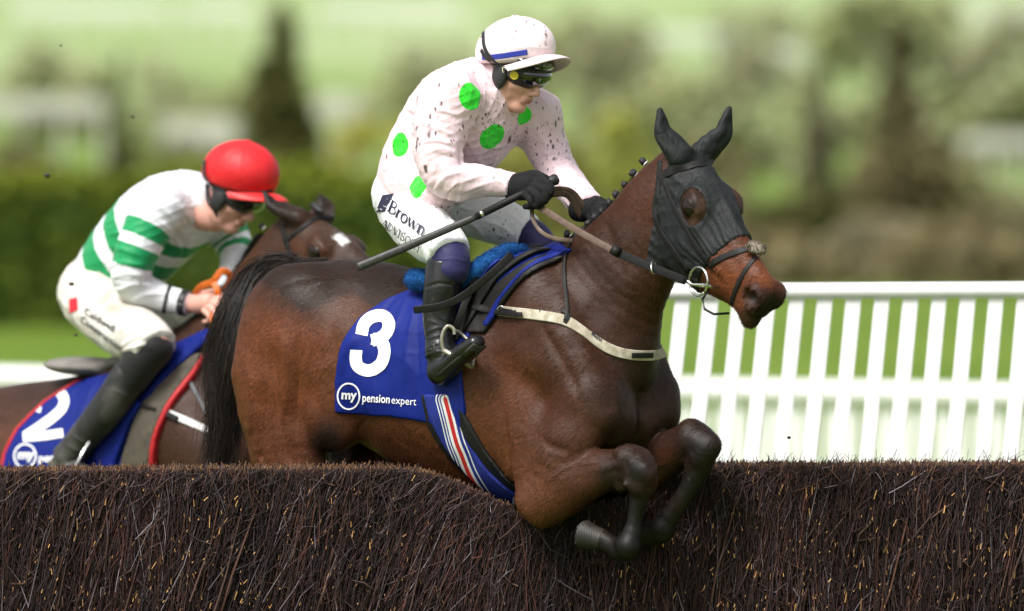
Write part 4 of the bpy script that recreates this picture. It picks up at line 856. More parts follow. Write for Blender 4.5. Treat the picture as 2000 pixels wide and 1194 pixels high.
tail(F1, HORSE1, [[(560, 520, .0), (515, 530, .0), (482, 590, .03), (456, 680, .04), (446, 780, .05), (432, 880, .05), (414, 950, .05)], [(560, 520, .0), (512, 540, .0), (468, 600, .03), (442, 690, .04), (448, 760, .05), (434, 860, .05), (408, 930, .05)]], 1100, 19, [(.035, .022, .015), (.06, .038, .024), (.022, .016, .013)], .014, .034, .0010)
tail(F1, HORSE1, [[(640, 512, 0), (580, 514, 0), (530, 520, 0), (505, 545, .02)], [(620, 516, .04), (560, 522, .05), (510, 545, .05), (490, 580, .06)], [(585, 516, -.02), (530, 517, -.03), (508, 530, -.03), (495, 560, 0)]], 1500, 9, [(.03, .02, .015), (.05, .03, .02), (.016, .013, .012)], .006, .008, .0011)

# ---- number cloth
BLUE = (.004, .014, .165)
def cloth_mat(name, base=BLUE, dark=(.006, .012, .11)):
    t = NT(name); w = t.n('TexNoise', {'Vector': t.map((1, 1, .45)), 'Scale': 9, 'Detail': 3, 'Distortion': .8}).outputs[0]
    c = t.mix(t.ramp(t.noise(5, 4), .35, .7), [x * .85 for x in base], base)
    t.put(color=c, rough=.6, spec=.2, normal=t.bump(t.noise(500, 2), .2, .0005, t.bump(w, .7, .010))); return t.m
BLUEM = cloth_mat('blue_cloth'); WHITEV = simple('white_print', (.8, .8, .8), .5)
CL1 = [(786, 546), (730, 582), (692, 620), (668, 676), (654, 740), (648, 806), (700, 811), (760, 814), (820, 822), (866, 834), (898, 850), (908, 800), (902, 700), (912, 640), (950, 580), (1000, 530), (1052, 488), (1000, 470), (900, 500)]
CLOTH1 = draped('number_cloth', FH1, F1, CL1, .011, BLUEM); tag(CLOTH1, 'blue saddle cloth with a white number 3 on the leaping horse', 'saddle cloth')
folds(CLOTH1, [([(800, 570), (770, 640), (745, 700)], 6, -.005), ([(815, 575), (800, 660), (790, 760)], 7, -.007), ([(760, 585), (725, 630)], 5, -.004), ([(835, 650), (845, 740), (850, 820)], 9, -.008), ([(815, 640), (818, 740), (808, 800)], 6, .005), ([(870, 740), (885, 800), (893, 850)], 7, -.006), ([(740, 600), (700, 650)], 4, .003), ([(790, 560), (755, 600), (735, 640)], 5, .004), ([(700, 690), (672, 780)], 8, -.004), ([(1000, 515), (950, 575), (920, 640)], 5, -.004)])
crumple(CLOTH1, .0024, 3, 22, 60, [(.9, 0, .3), (.7, 0, .7)], n=6)

# ---- girth (two webbing straps) and saddle
GL = [(869, 780), (877, 810), (890, 862), (901, 890), (917, 930), (940, 968), (968, 1008)]
girthm = stripes_mat('striped_webbing', [(-.80, (.012, .022, .17)), (-.70, (.62, .62, .62)), (-.42, (.012, .022, .17)), (-.20, (.62, .62, .62)), (.16, (.42, .018, .018)), (.40, (.62, .62, .62)), (.52, (.012, .022, .17)), (.62, (.62, .62, .62)), (.78, (.012, .022, .17)), (.88, (.62, .62, .62)), (9, (.012, .022, .17))], mud=.12)
SAD = empty('racing_saddle', F1.at(930, 540)); tag(SAD, 'small black racing saddle with striped girth and blue fleece pad', 'saddle'); SO = np.array(SAD.location)
def shift(o, org=None):
    o.location = -np.asarray(SO if org is None else org); return o
g1 = draped('girth', FH1, F1, [(829, 770), (890, 770), (914, 830), (930, 880), (956, 930), (992, 985), (984, 1040), (929, 1005), (889, 955), (860, 905), (838, 835)], .012, BLACK, SAD); shift(g1)
g2 = draped('girth_webbing', FH1, F1, [(838, 770), (882, 770), (890, 810), (902, 858), (914, 888), (928, 922), (950, 958), (978, 996), (944, 1020), (910, 978), (888, 938), (870, 895), (860, 866), (846, 812)], .021, girthm, SAD, attrs={'s': line_attr(GL, 21)}); shift(g2)
# flap and its panels
fl = draped('panel', FH1, F1, [(1046, 500), (1000, 545), (960, 600), (935, 650), (900, 650), (905, 610), (940, 560), (985, 520), (1020, 492)], .015, BLACK, SAD, rmin=-.05); shift(fl)
fb = draped('cloth_edge', FH1, F1, [(1050, 486), (1004, 528), (962, 588), (950, 620), (938, 640), (930, 632), (950, 590), (992, 530), (1030, 486)], .018, BLUEM, SAD, rmin=-.05); shift(fb)
fl2 = draped('flap', FH1, F1, [(1018, 486), (985, 512), (952, 545), (925, 590), (905, 640), (893, 668), (880, 650), (884, 610), (902, 565), (935, 530), (980, 500), (1004, 482)], .027, BLACK, SAD, rmin=-.05); shift(fl2)
webm = stripes_mat('saddle_webbing', [(-.5, (.02, .035, .25)), (-.15, (.7, .7, .7)), (.1, (.42, .02, .02)), (.3, (.7, .7, .7)), (9, (.42, .02, .02))])
wb = draped('webbing', FH1, F1, [(946, 505), (925, 530), (902, 570), (890, 602), (880, 600), (890, 565), (912, 528), (934, 505)], .034, webm, SAD, rmin=-.02, attrs={'s': line_attr([(940, 505), (918, 530), (897, 568), (885, 602)], 9)}); shift(wb)
BVS = bvh_of(HORSE1, CLOTH1)
FLK = [(.014, .085, .27), (.022, .11, .33), (.010, .06, .21)]
def fleece_pad(name, pts, parent, org, cols, seed, rad=.034, n=9000):
    lo = np.array([p[:3] for p in pts]).min(0) - .08; hi = np.array([p[:3] for p in pts]).max(0) + .08; G = Field(lo, hi, .006); G.chain(pts, (0, 0, 1), .02, 5); t = NT(name + '_base'); t.put(color=cols[0], rough=.9, spec=.1)
    o = G.mesh(name, t.m, parent); f = fuzz(vcos(o.data).astype(float), vnormals(o.data), n, .0045, .0010, cols, seed=seed, mat=FLEECE, parent=o, jit=.3); o.location = -np.asarray(org); return o
fleece_pad('fleece_pad', [(*F1.at(1020, 492, .0), .03, .022), (*F1.at(990, 492, .10), .034, .024), (*F1.at(950, 512, .18), .034, .026), (*F1.at(905, 545, .215), .034, .03), (*F1.at(850, 548, .22), .034, .03), (*F1.at(812, 546, .19), .036, .034)], SAD, SO, FLK, 3)
# strap ends on the flap
BV3 = BVS
ms = strap_on(bvh_of(HORSE1, CLOTH1), [(928, 601), (955, 604), (985, 610), (1012, 612)], .018, .004, .012, col=None)
ms.build('girth_strap', BLACK, SAD).location = -SO

# ---- bridle, breast girth
BVH1 = bvh_of(HORSE1, HOOD)
BR = empty('bridle', HD1.p(.1)); tag(BR, 'black leather racing bridle with muddy noseband fleece and reins', 'bridle'); BO = np.array(BR.location)
def strap(name, pix, wpx, mat=BLACK, parent=BR, org=BO, thick=.004, off=.0035, bv=None):
    o = strap_on(bv or BVH1, pix, wpx / PPM, thick, off).build(name, mat, parent); o.location = -org; return o
strap('browband', [(1289, 352), (1300, 340), (1325, 329), (1360, 322), (1395, 319), (1416, 324)], 17)
strap('cheekpiece', [(1290, 316), (1288, 345), (1285, 376), (1279, 407), (1285, 441), (1309, 479), (1346, 533)], 11)
strap('noseband_strap', [(1294, 349), (1317, 403), (1351, 466), (1386, 519)], 9)
strap('noseband', [(1386, 519), (1405, 507), (1430, 496), (1465, 486)], 12, off=.005)
strap('grackle_strap', [(1474, 505), (1452, 536), (1436, 572), (1427, 604)], 9, off=.004)
h = HD1.p(.436, .010, 0)
fc = MB().ell(h, np.array([HD1.A * .026, HD1.D * .011, HD1.L * .036]), 14); t = NT('muddy_fleece'); t.put(color=t.mud((.26, .22, .17), .9, 60), rough=.95); fo = fc.build('noseband_fleece', t.m, BR); fv = vcos(fo.data).astype(float)
fuzz(fv, vnormals(fo.data), 1200, .007, .0012, [(.28, .24, .18), (.15, .12, .085), (.07, .05, .035)], amount=.1, seed=5, mat=FLEECE, parent=fo, jit=.6); fo.location = -BO
def ring(c, r, rad, ax1, ax2, name, mat, parent, org, a0=0, a1=360, sx=1.0):
    q = np.radians(np.linspace(a0, a1, 33)); o = MB().tube([np.asarray(c) + r * (sx * math.cos(k) * nrm(ax1) + math.sin(k) * nrm(ax2)) for k in q], rad, 8, up=np.cross(ax1, ax2)).build(name, mat, parent); o.location = -np.asarray(org); return o
bc, _ = hit(BVH1, 1366, 548, .012); bc = P(1364, 550, HD1.p(.5, -.2, -.07)[1] - .012)
ring(bc, 27 / PPM, .0042, HD1.A, HD1.D, 'bit_ring', STEEL, BR, BO)
MB().tube([P(1338, 546, bc[1] - .01), P(1352, 556, bc[1] - .012), P(1378, 558, bc[1] - .01), P(1404, 562, bc[1] + .005)], [.004, .0045, .008, .005], 8).build('bit', STEEL, BR).location = -BO
cs = MB().tube([P(x, y, bc[1] + d) for x, y, d in [(1384, 566, 0), (1372, 585, -.004), (1376, 604, -.004), (1394, 614, 0), (1424, 612, .02)]], .0042, 8); cs.build('chin_strap', BLACK, BR).location = -BO
RUBREIN = simple('rubber_rein', (.010, .010, .010), .75, spec=.2, noise=90, bump=(300, .6, .0015), var=.4)
HAND_N = F1.at(1036, 385, .13)
rein_a = P(1044, 398, HAND_N[1] - .02); rein_m = P(1203, 493, -.62); rein_b = P(1340, 549, bc[1] - .012)
def flat_rein(name, pts, wpx, mat, upv, thick=.35):
    q = catmull(np.array(pts), 8); o = MB().tube(q, wpx / PPM / 2, 10, up=upv, flat=thick, rect=True).build(name, mat, BR); o.location = -BO; return o
flat_rein('rein_grip', [rein_a, P(1120, 446, (rein_a[1] + rein_m[1]) / 2), rein_m], 13, BROWNL, (0, 1, 0), .5)
flat_rein('rein', [rein_m, P(1270, 521, -.70), rein_b], 16, RUBREIN, (0, 1, 0), .3)
MB().tube([P(1196, 486, -.622), P(1210, 495, -.63)], 10.5 / PPM, 10).build('rein_sleeve', BLACK, BR).location = -BO
ring(P(1276, 522, -.70), 10 / PPM, .0028, V3(0, .5, 1), V3(.45, 1, 0), 'martingale_ring', STEEL, BR, BO, sx=1.3)
HAND_F = F1.at(1150, 412, -.05)
for dz, (k0, k1) in ((0, ((1062, 372), (1150, 420))), (.012, ((1064, 382), (1136, 425)))):
    a, b = P(*k0, HAND_N[1]), P(*k1, HAND_F[1]); m = P((k0[0] + k1[0]) / 2 + 8, (k0[1] + k1[1]) / 2 - 22, (HAND_N[1] + HAND_F[1]) / 2)
    flat_rein('rein_bridge', [a, m, b], 12, BROWNL, (0, 1, .3), .3)
flat_rein('rein_loop', [P(1040, 394, HAND_N[1]), P(1040, 425, HAND_N[1] - .02), P(1056, 452, HAND_N[1] - .04), P(1084, 466, -.36), P(1120, 470, -.40)], 8, BROWNL, (0, 1, 0), .5)
flat_rein('far_rein', [P(1165, 425, HAND_F[1]), P(1215, 440, HAND_F[1] + .0), P(1300, 500, -.40), P(1385, 560, HD1.p(.5, -.18, .08)[1])], 12, BLACK, (0, 1, 0), .4)
BG = empty('breast_girth', F1.at(1200, 660)); tag(BG, 'muddy cream breast girth band across the horse chest with thin neck strap', 'breast girth'); GO = np.array(BG.location)
t = NT('cream_webbing'); t.put(color=t.mud(t.mix(t.ramp(t.noise(40), .35, .7), (.30, .26, .19), (.50, .46, .37)), .9, 50), rough=.85, spec=.2, normal=t.bump(t.noise(300, 2), .4, .001)); CREAM = t.m
strap('band', [(975, 607), (1010, 611), (1050, 616), (1100, 625), (1130, 642), (1165, 668), (1200, 686), (1240, 694), (1275, 694), (1300, 688)], 20, CREAM, BG, GO, .006, .004)
strap('buckle_strap', [(918, 602), (950, 607), (985, 612), (1026, 616)], 9, BLACK, BG, GO, .004, .017, bv=BVS); strap('buckle_tongue', [(930, 601), (960, 603), (986, 607), (1005, 610)], 9, BLACK, BG, GO, .004, .014, bv=BVS)
h, n = hit(BVH1, 984, 607, .012); ring(h, 8 / PPM, .002, V3(1, -.5, 0), V3(0, 0, 1), 'buckle', STEEL, BG, GO)
strap('neck_strap', [(1118, 474), (1106, 500), (1103, 555), (1108, 605), (1104, 628)], 7, BLACK, BG, GO, .004, .009)
strap('loop', [(1098, 606), (1110, 618), (1104, 632)], 8, BLACK, BG, GO, .004, .008)
strap('dark_patch', [(1232, 694), (1272, 694)], 10, BLACK, BG, GO, .003, .0085)
# ------------------------------------------------------------------ jockeys
class Skull:
    """a rider's head: f forward, u up, l to the rider's left"""
    def __init__(s, O, yaw, pitch, roll=0):
        y, p = R_(yaw), R_(pitch); h = V3(math.cos(y), -math.sin(y), 0); z = V3(0, 0, 1); s.O = O
        s.Fw = h * math.cos(p) - z * math.sin(p); s.Uw = h * math.sin(p) + z * math.cos(p); s.Lw = V3(math.sin(y), math.cos(y), 0)
        if roll:
            c, q = math.cos(R_(roll)), math.sin(R_(roll)); s.Uw, s.Lw = s.Uw * c + s.Lw * q, s.Lw * c - s.Uw * q
        s.ax = np.array([s.Fw, s.Uw, s.Lw])
    def p(s, f, u, l=0.0): return s.O + s.Fw * f + s.Uw * u + s.Lw * l
def skin_mat(name, base, dirt):
    t = NT(name); c = t.mix(t.ramp(t.noise(26, 5), .3, .7), [x * .88 for x in base], base); c = t.mix(t.ramp(t.attr('lip', True), .2, .8), c, (.36, .12, .10)); c = t.mud(c, dirt, 110, mudcol=(.10, .055, .035))
    t.put(color=c, rough=.5, spec=.35, sss=.12, normal=t.bump(t.noise(420, 3), .15, .0006)); t.b.inputs['Subsurface Radius'].default_value = (.012, .005, .003); return t.m
def face(F, S):
    b = lambda c, r, k=.02, mode='add': F.ball(S.p(*c), r, k, mode, ax=S.ax)
    b((-.005, .045, 0), (.098, .082, .078)); b((.016, -.03, 0), (.076, .083, .060), .03); b((.030, -.068, .046), (.03, .03, .016), .02, 'cut') if False else None
    b((.062, -.104, 0), (.022, .019, .022), .025); F.chain([(*S.p(.0, -.075, -.052), .011, .015), (*S.p(.033, -.096, -.033), .010, .012), (*S.p(.060, -.108, 0), .011, .011), (*S.p(.033, -.096, .033), .010, .012), (*S.p(.0, -.075, .052), .011, .015)], S.Uw, .025)
    for s in (-1, 1): b((.055, -.028, .038 * s), (.022, .022, .020), .03); b((-.002, -.006, .078 * s), (.018, .03, .007), .008); b((.098, -.044, .011 * s), (.010, .008, .008), .008)
    F.chain([(*S.p(.084, .020), .009, .009), (*S.p(.098, -.012), .0095, .0095), (*S.p(.111, -.034), .0105, .010)], S.Fw, .010, 3); b((.110, -.041, 0), (.0115, .009, .0105), .010)
    b((.084, -.070, 0), (.012, .014, .026), .016)
    F.chain([(*S.p(.078, -.0705, -.021), .004, .004), (*S.p(.0935, -.067, -.007), .0055, .005), (*S.p(.0935, -.067, .007), .0055, .005), (*S.p(.078, -.0705, .021), .004, .004)], S.Uw, .005)
    F.chain([(*S.p(.077, -.077, -.019), .004, .004), (*S.p(.091, -.0795, 0), .0065, .0055), (*S.p(.077, -.077, .019), .004, .004)], S.Uw, .005)
    F.crease([S.p(.076, -.0735, -.024), S.p(.096, -.0725, 0), S.p(.076, -.0735, .024)], .0035, .0042)
    F.crease([S.p(.060, -.055, .05), S.p(.066, -.075, .042), S.p(.055, -.09, .04)], .014, .006); F.crease([S.p(.060, -.055, -.05), S.p(.066, -.075, -.042), S.p(.055, -.09, -.04)], .014, .006)
    F.crease([S.p(.085, -.089, -.012), S.p(.086, -.090, .012)], .007, .003)
    for s in (-1, 1): F.crease([S.p(.092, -.045, .022 * s), S.p(.078, -.066, .032 * s)], .006, .0025); F.ball(S.p(.106, -.052, .008 * s), (.004, .0035, .0035), .003, 'cut', ax=S.ax)
def hand(F, A, c, s=1.0, mirror=1, th=1.0):
    """a fist closed on the reins: palm, four bent fingers of unequal length, thumb from the side of the palm. c: (px, py, r), offsets in pixels"""
    q = lambda dx, dy, dr=0.0: A(c[0] + dx * s * mirror, c[1] + dy * s, c[2] + dr * s)
    F.chain([(*q(-34, 0), .031 * s * th, .034 * s * th), (*q(-14, -1), .036 * s * th, .040 * s * th), (*q(8, -4), .034 * s * th, .038 * s * th)], (0, 0, 1), .012, 4, capf=.7)
    fing = [[(20, -14, .01), (40, -8, .02), (46, 10, .02), (36, 24, .01)], [(14, -4, .028), (32, 6, .036), (36, 24, .034), (24, 33, .02)], [(6, 6, .036), (20, 18, .046), (22, 33, .042), (10, 38, .026)], [(-4, 14, .036), (6, 24, .046), (7, 35, .042), (-4, 38, .028)]]
    for k, f in enumerate(fing): F.chain([(*q(*p), rd * s * th, rd * s * th) for p, rd in zip(f, (.0125, .0118, .0108, .0095) if k < 3 else (.0112, .0105, .0098, .0085))], (0, 1, 0), .005, 4)
    F.chain([(*q(-10, -20, -.01), .014 * s * th, .014 * s * th), (*q(14, -26, -.015), .012 * s * th, .012 * s * th), (*q(36, -18, -.012), .010 * s * th, .010 * s * th)], (0, 1, 0), .006, 4)
def box_for(pts, pad): p = np.array([q[:3] for q in pts]); return p.min(0) - pad, p.max(0) + pad
def silk(name, base, pattern=None, mud=.5, rough=.42, wr=.5, heavy=()):
    t = NT(name); c = pattern(t, base) if pattern else t.mix(t.ramp(t.noise(6, 3), .3, .7), [x * .95 for x in base], base)
    c = t.mud(c, mud, 27)
    for cen, rad, am in heavy:
        d = t.n('VectorMath', {0: t.tc, 1: tuple(cen)}, operation='DISTANCE').outputs['Value']; c = t.mud(c, am, 30, mask=t.ramp(d, rad, rad * .35), mudcol=(.04, .024, .016)); c = t.mud(c, am, 55, mask=t.ramp(d, rad, rad * .35), mudcol=(.05, .03, .02))
    w1 = t.n('TexNoise', {'Vector': t.map((1, 1, .35), (.3, .2, .5)), 'Scale': 24, 'Detail': 4, 'Distortion': 1.8}).outputs[0]
    w2 = t.n('TexNoise', {'Vector': t.map((.4, 1, 1), (.1, .7, .2)), 'Scale': 15, 'Detail': 3, 'Distortion': 1.2}).outputs[0]
    t.put(color=c, rough=rough, spec=.3, sheen=.1, normal=t.bump(t.noise(600, 2), .12, .0004, t.bump(w1, wr * .7, .006, t.bump(w2, wr, .010)))); return t.m
LENS = NT('goggle_lens'); LENS.put(color=(.006, .010, .006), rough=.05, spec=.9, coat=.5); LENS = LENS.m
RUBBER = simple('black_rubber', (.012, .012, .013), .5, noise=80, var=.3)
def build_jockey(K):
    A, Fr, S = K['A'], K['Fr'], K['S']; up = nrm(-Fr.F * K['lean'][0] + Fr.U * K['lean'][1])
    T = [(*A(x, y, r), a, b) for x, y, r, a, b in K['trunk']]
    arm = lambda rows: [(*A(x, y, r), w, w) for x, y, r, w in rows]
    arms = [arm(k) for k in K['arms']]; legs = [arm(k) for k in K['legs']]
    # the body: one continuous skin under the clothes
    allp = T + sum(arms, []) + sum(legs, []) + [(*S.p(0, .14), 0, 0), (*A(*K['hands'][0][:3]), 0, 0), (*A(*K['hands'][1][:3]), 0, 0)] + [(*A(*k), 0, 0) for k in K['foot']]
    G = Field(*box_for(allp, .16), .0048)
    G.chain([(p[0], p[1], p[2], p[3] - .022, p[4] - .022) for p in T], up, .03, 4, capf=.6)
    for rows in arms + legs: G.chain([(p[0], p[1], p[2], p[3] - .020, p[4] - .020) for p in rows], (0, .3, 1), .03, 4, capf=.6)
    for h, c in zip(arms, K['hands']): wr_ = .017 if K['gloves'] else .026; G.chain([(*h[-1][:3], .026, .026), (*A(c[0] - 34 * c[3] * c[4], c[1], c[2]), wr_, wr_)], (0, 0, 1), .02, 3)
    for c in K['hands']: hand(G, A, c[:3], c[3], c[4], .66 if K['gloves'] else 1)
    fb = [A(*k) for k in K['foot']]; G.chain([(*legs[0][-1][:3], .042, .042), (*A(*K['boot'][1][:3]), .038, .038), (*A(*K['boot'][-1][:3]), .024, .024), (*(fb[0] * .55 + fb[1] * .45), .016, .016)], (0, 0, 1), .02, 3)
    G.chain([(*T[-2][:3], .062, .062), (*S.p(-.02, -.10), .058, .06), (*S.p(-.015, -.03), .06, .065)], Fr.F, .03, 4)
    face(G, S)
    lip = lambda v: np.exp(-(((v - S.p(.090, -.073)) ** 2).sum(1)) / .018 ** 2) * (np.abs((v - S.p(.09, -.073)) @ S.Uw) < .010)
    body = G.mesh('person', K['skin'], None, None, {'lip': lip}); tag(body, K['label'], 'jockey')
    # jersey
    G = Field(*box_for(T + sum(arms, []), .2), .0048); G.chain(T, up, .03, 5, capf=.35)
    for rows in arms: G.chain(rows, (0, .3, 1), K.get('armk', .045), 5, capf=.25); G.ball(rows[0][:3], rows[0][3] * 1.0, .05)
    for c, r, ax in K.get('jersey_extra', []): G.ball(A(*c), r, .05)
    for pts, wd, amp in K.get('jersey_crease', []): G.crease([A(*p) for p in pts], wd, amp)
    if 'hem' in K: p, n = K['hem']; G.plane(A(*p), Fr.F * n[0] + Fr.U * n[1], .006)
    col = G.copy()
    G.chain([(*T[-1][:3], .078, .082), (*(T[-1][:3] + np.asarray(K.get('collar', Fr.F * .02 + Fr.U * .05))), .070, .076)], Fr.F, .02, 3, capf=.15)
    jersey = G.mesh('jersey', K['jersey'], body, None, K.get('jattr'))
    folds(jersey, K['jfolds']); crumple(jersey, .0024, 5, 45, 120)
    # breeches
    G = Field(*box_for(legs[0] + legs[1] + T[:2], .2), .0048)
    for rows in legs: G.chain(rows, Fr.R, .045, 5, capf=.2)
    c = A(*K['seat'][:3]); G.ball(c, K['seat'][3], .06, ax=(Fr.F, Fr.R, Fr.U)); G.chain([(*T[0][:3], T[0][3] - .012, T[0][4] - .012), (*T[1][:3], T[1][3] - .014, T[1][4] - .014)], up, .05, 3, capf=.4)
    for pts, wd, amp in K.get('breech_crease', []): G.crease([A(*p) for p in pts], wd, amp)
    br = G.mesh('breeches', K['breech'], body); folds(br, K['bfolds']); crumple(br, .0015, 8, 45, 110)
    for i, rows in enumerate(K['bands']):
        rows = arm(rows); G = Field(*box_for(rows, .12), .0045); G.chain(rows, Fr.R, .02, 5, capf=.8); o = G.mesh('knee_band', K['bandm'], body); folds(o, K.get('bandfolds', []))
    # boots
    for i, (rows, foot) in enumerate(((K['boot'], K['foot']), (K['boot_far'], K['foot_far']))):
        rows = arm(rows); G = Field(*box_for(rows + [(*A(*k), 0, 0) for k in foot], .12), .0045); G.chain(rows, Fr.R, .02, 5, capf=.12)
        hp, tp = A(*foot[0]), A(*foot[1]); nb = nrm(np.cross(tp - hp, Fr.R)); G.chain([(*hp, .034, .034), (*(hp * .6 + tp * .4), .034, .034), (*(hp * .25 + tp * .75), .038, .031), (*tp, .031, .024)], nb, .022, 4, capf=.7)
        G.chain([(*rows[-1][:3], .042, .042), (*hp, .036, .036)], Fr.R, .03, 3)
        sole = hp - tp; d0 = np.array(foot[2]) if len(foot) > 2 else None
        for k in (.0, .25, .5, .75, 1.0): G.crease([rows[-1][:3] + V3(-.05, -.04, .05 - k * .06), rows[-1][:3] + V3(.0, -.055, .045 - k * .06), rows[-1][:3] + V3(.05, -.04, .06 - k * .06)], .006, .003)
        b = G.mesh('boot', K['bootm'], body); folds(b, K.get('bootfolds', []) if i == 0 else [])
        # welted sole
        sd = K.get('sole_dir', V3(.42, -.72, -.55)); sb = MB()
        sb.tube([hp + sd * .030, hp * .5 + tp * .5 + sd * .026, tp + sd * .020], [.031, .030, .028], 14, up=sd, flat=.28); sb.build('sole', K['solem'], b)
    # helmet with its silk cover, sitting flatter than the face
    hx = K['helmet']; Sh = Skull(S.O, hx[5], hx[6]); G = Field(Sh.O - .32, Sh.O + .36, .0045); G.ball(Sh.p(hx[3], hx[4]), (hx[0], hx[1], hx[2]), .01, ax=Sh.ax); G.ball(Sh.p(hx[3] - .055, hx[4] - .025), (.078, .075, .088), .05, ax=Sh.ax)
    G.plane(Sh.p(.02, hx[7]), -Sh.Uw * .97 - Sh.Fw * .10, .012); G.ball(Sh.p(hx[3], hx[4] + hx[1]), (.012, .005, .012), .006, ax=Sh.ax)
    hel = G.mesh('helmet', K['helm'], body); folds(hel, K.get('hfolds', []))
    # peak: a curved brim with thickness
    pv, pf = [], []; nu, nv2 = 29, 8
    for s_ in (0, 1):
        for i in range(nu):
            th = R_(-78 + 156 * i / (nu - 1)); ex = max(0, math.cos(th)) ** .8
            for j in range(nv2):
                t = j / (nv2 - 1); ff = hx[0] * .95 * math.cos(th) + t * K.get('peak_l', .068) * ex; l_ = hx[2] * .985 * math.sin(th) * (1 + t * .05 * ex)
                u_ = K.get('peak_u', .035) - .016 * t * t - K.get('peak_c', .022) * math.sin(th) ** 2 - (.0055 if s_ else 0); pv.append(Sh.p(hx[3] + ff - .004, u_, l_))
    W = nu * nv2
    for i in range(nu - 1):
        for j in range(nv2 - 1): a = i * nv2 + j; pf.append([a, a + 1, a + nv2 + 1, a + nv2]); pf.append([W + a, W + a + nv2, W + a + nv2 + 1, W + a + 1])
    for i in range(nu - 1): a = i * nv2 + nv2 - 1; pf.append([a, W + a, W + a + nv2, a + nv2])
    mesh_np('peak', np.array(pv), np.array(pf), K['peakm'], hel)
    # goggles
    gf, gu = K.get('gog', (.050, .020)); G = Field(S.O - .22, S.O + .22, .0036); G.ball(S.p(gf, gu), (.067, .056, .092), .01, ax=S.ax); G.plane(S.p(.004, 0), -S.Fw, .006); G.ball(S.p(.125, -.046), (.05, .032, .020), .012, 'cut', ax=S.ax); fr = G.mesh('goggles', RUBBER, body)
    G = Field(S.O - .22, S.O + .22, .0036); G.ball(S.p(gf + .004, gu + .001), (.071, .046, .086), .01, ax=S.ax); G.plane(S.p(.022, 0), -S.Fw, .006); G.ball(S.p(.128, -.042), (.05, .030, .016), .010, 'cut', ax=S.ax); G.mesh('lens', LENS, fr)
    if K.get('spare'):
        G = Field(S.O - .22, S.O + .24, .0036); G.ball(S.p(gf + .006, gu + .044), (.064, .030, .086), .01, ax=S.ax); G.plane(S.p(.03, 0), -S.Fw, .006); G.mesh('spare_lens', LENS, fr)
    # ear pads and chin strap
    for s in (-1, 1): G = Field(S.O - .2, S.O + .2, .0045); G.ball(S.p(.010, -.022, .078 * s), (.026, .044, .013), .01, ax=S.ax); G.chain([(*S.p(-.02, .02, .08 * s), .010, .006), (*S.p(-.012, -.04, .076 * s), .010, .008), (*S.p(.02, -.082, .056 * s), .008, .008), (*S.p(.045, -.112, .026 * s), .008, .008)], S.Lw, .008, 4); G.chain([(*S.p(-.07, -.01, .062 * s), .007, .009), (*S.p(-.03, -.05, .074 * s), .007, .010), (*S.p(.0, -.06, .07 * s), .008, .010)], S.Lw, .006, 4); G.mesh('chin_strap', RUBBER, hel)
    if K['gloves']:
        for i, c in enumerate(K['hands']):
            p = A(*c[:3]); G = Field(p - .16, p + .16, .0036); hand(G, A, c[:3], c[3], c[4], 1.13); w0 = arms[i][-1][:3]; G.chain([(*w0, .034, .034), (*A(c[0] - 34 * c[3] * c[4], c[1], c[2]), .032, .034)], (0, 0, 1), .01, 3, capf=.3); G.mesh('glove', K['glovem'], body)
    return dict(body=body, jersey=jersey, breech=br, helmet=hel, goggles=fr, S=S)

# ---- the rider in pink and green
A1 = F1.at
S1 = Skull(A1(1007, 136, 0), 38, 24)
DOTS = [((921, 188), .045), ((961, 267), .046), ((1000, 312), .046), ((781, 283), .040), ((817, 360), .046), ((1022, 226), .032), ((868, 128), .046), ((908, 396), .03), ((1088, 300), .0)]
def pink_pattern(t, base):
    c = t.mix(t.ramp(t.noise(6, 3), .3, .7), [x * .94 for x in base], base); t.dot_nodes = []
    m = None
    for _ in range(8):
        d = t.n('VectorMath', {0: t.tc}, operation='DISTANCE'); t.dot_nodes.append(d); r = t.n('Math', {0: d.outputs['Value'], 1: .04}, operation='LESS_THAN'); d['r'] = 1; t.dot_nodes[-1] = (d, r); m = r.outputs[0] if m is None else t.math('MAXIMUM', m, r.outputs[0])
    global _DOTN; _DOTN = t.dot_nodes
    return t.mix(m, c, (.035, .68, .035))
PINK = (.76, .575, .615)
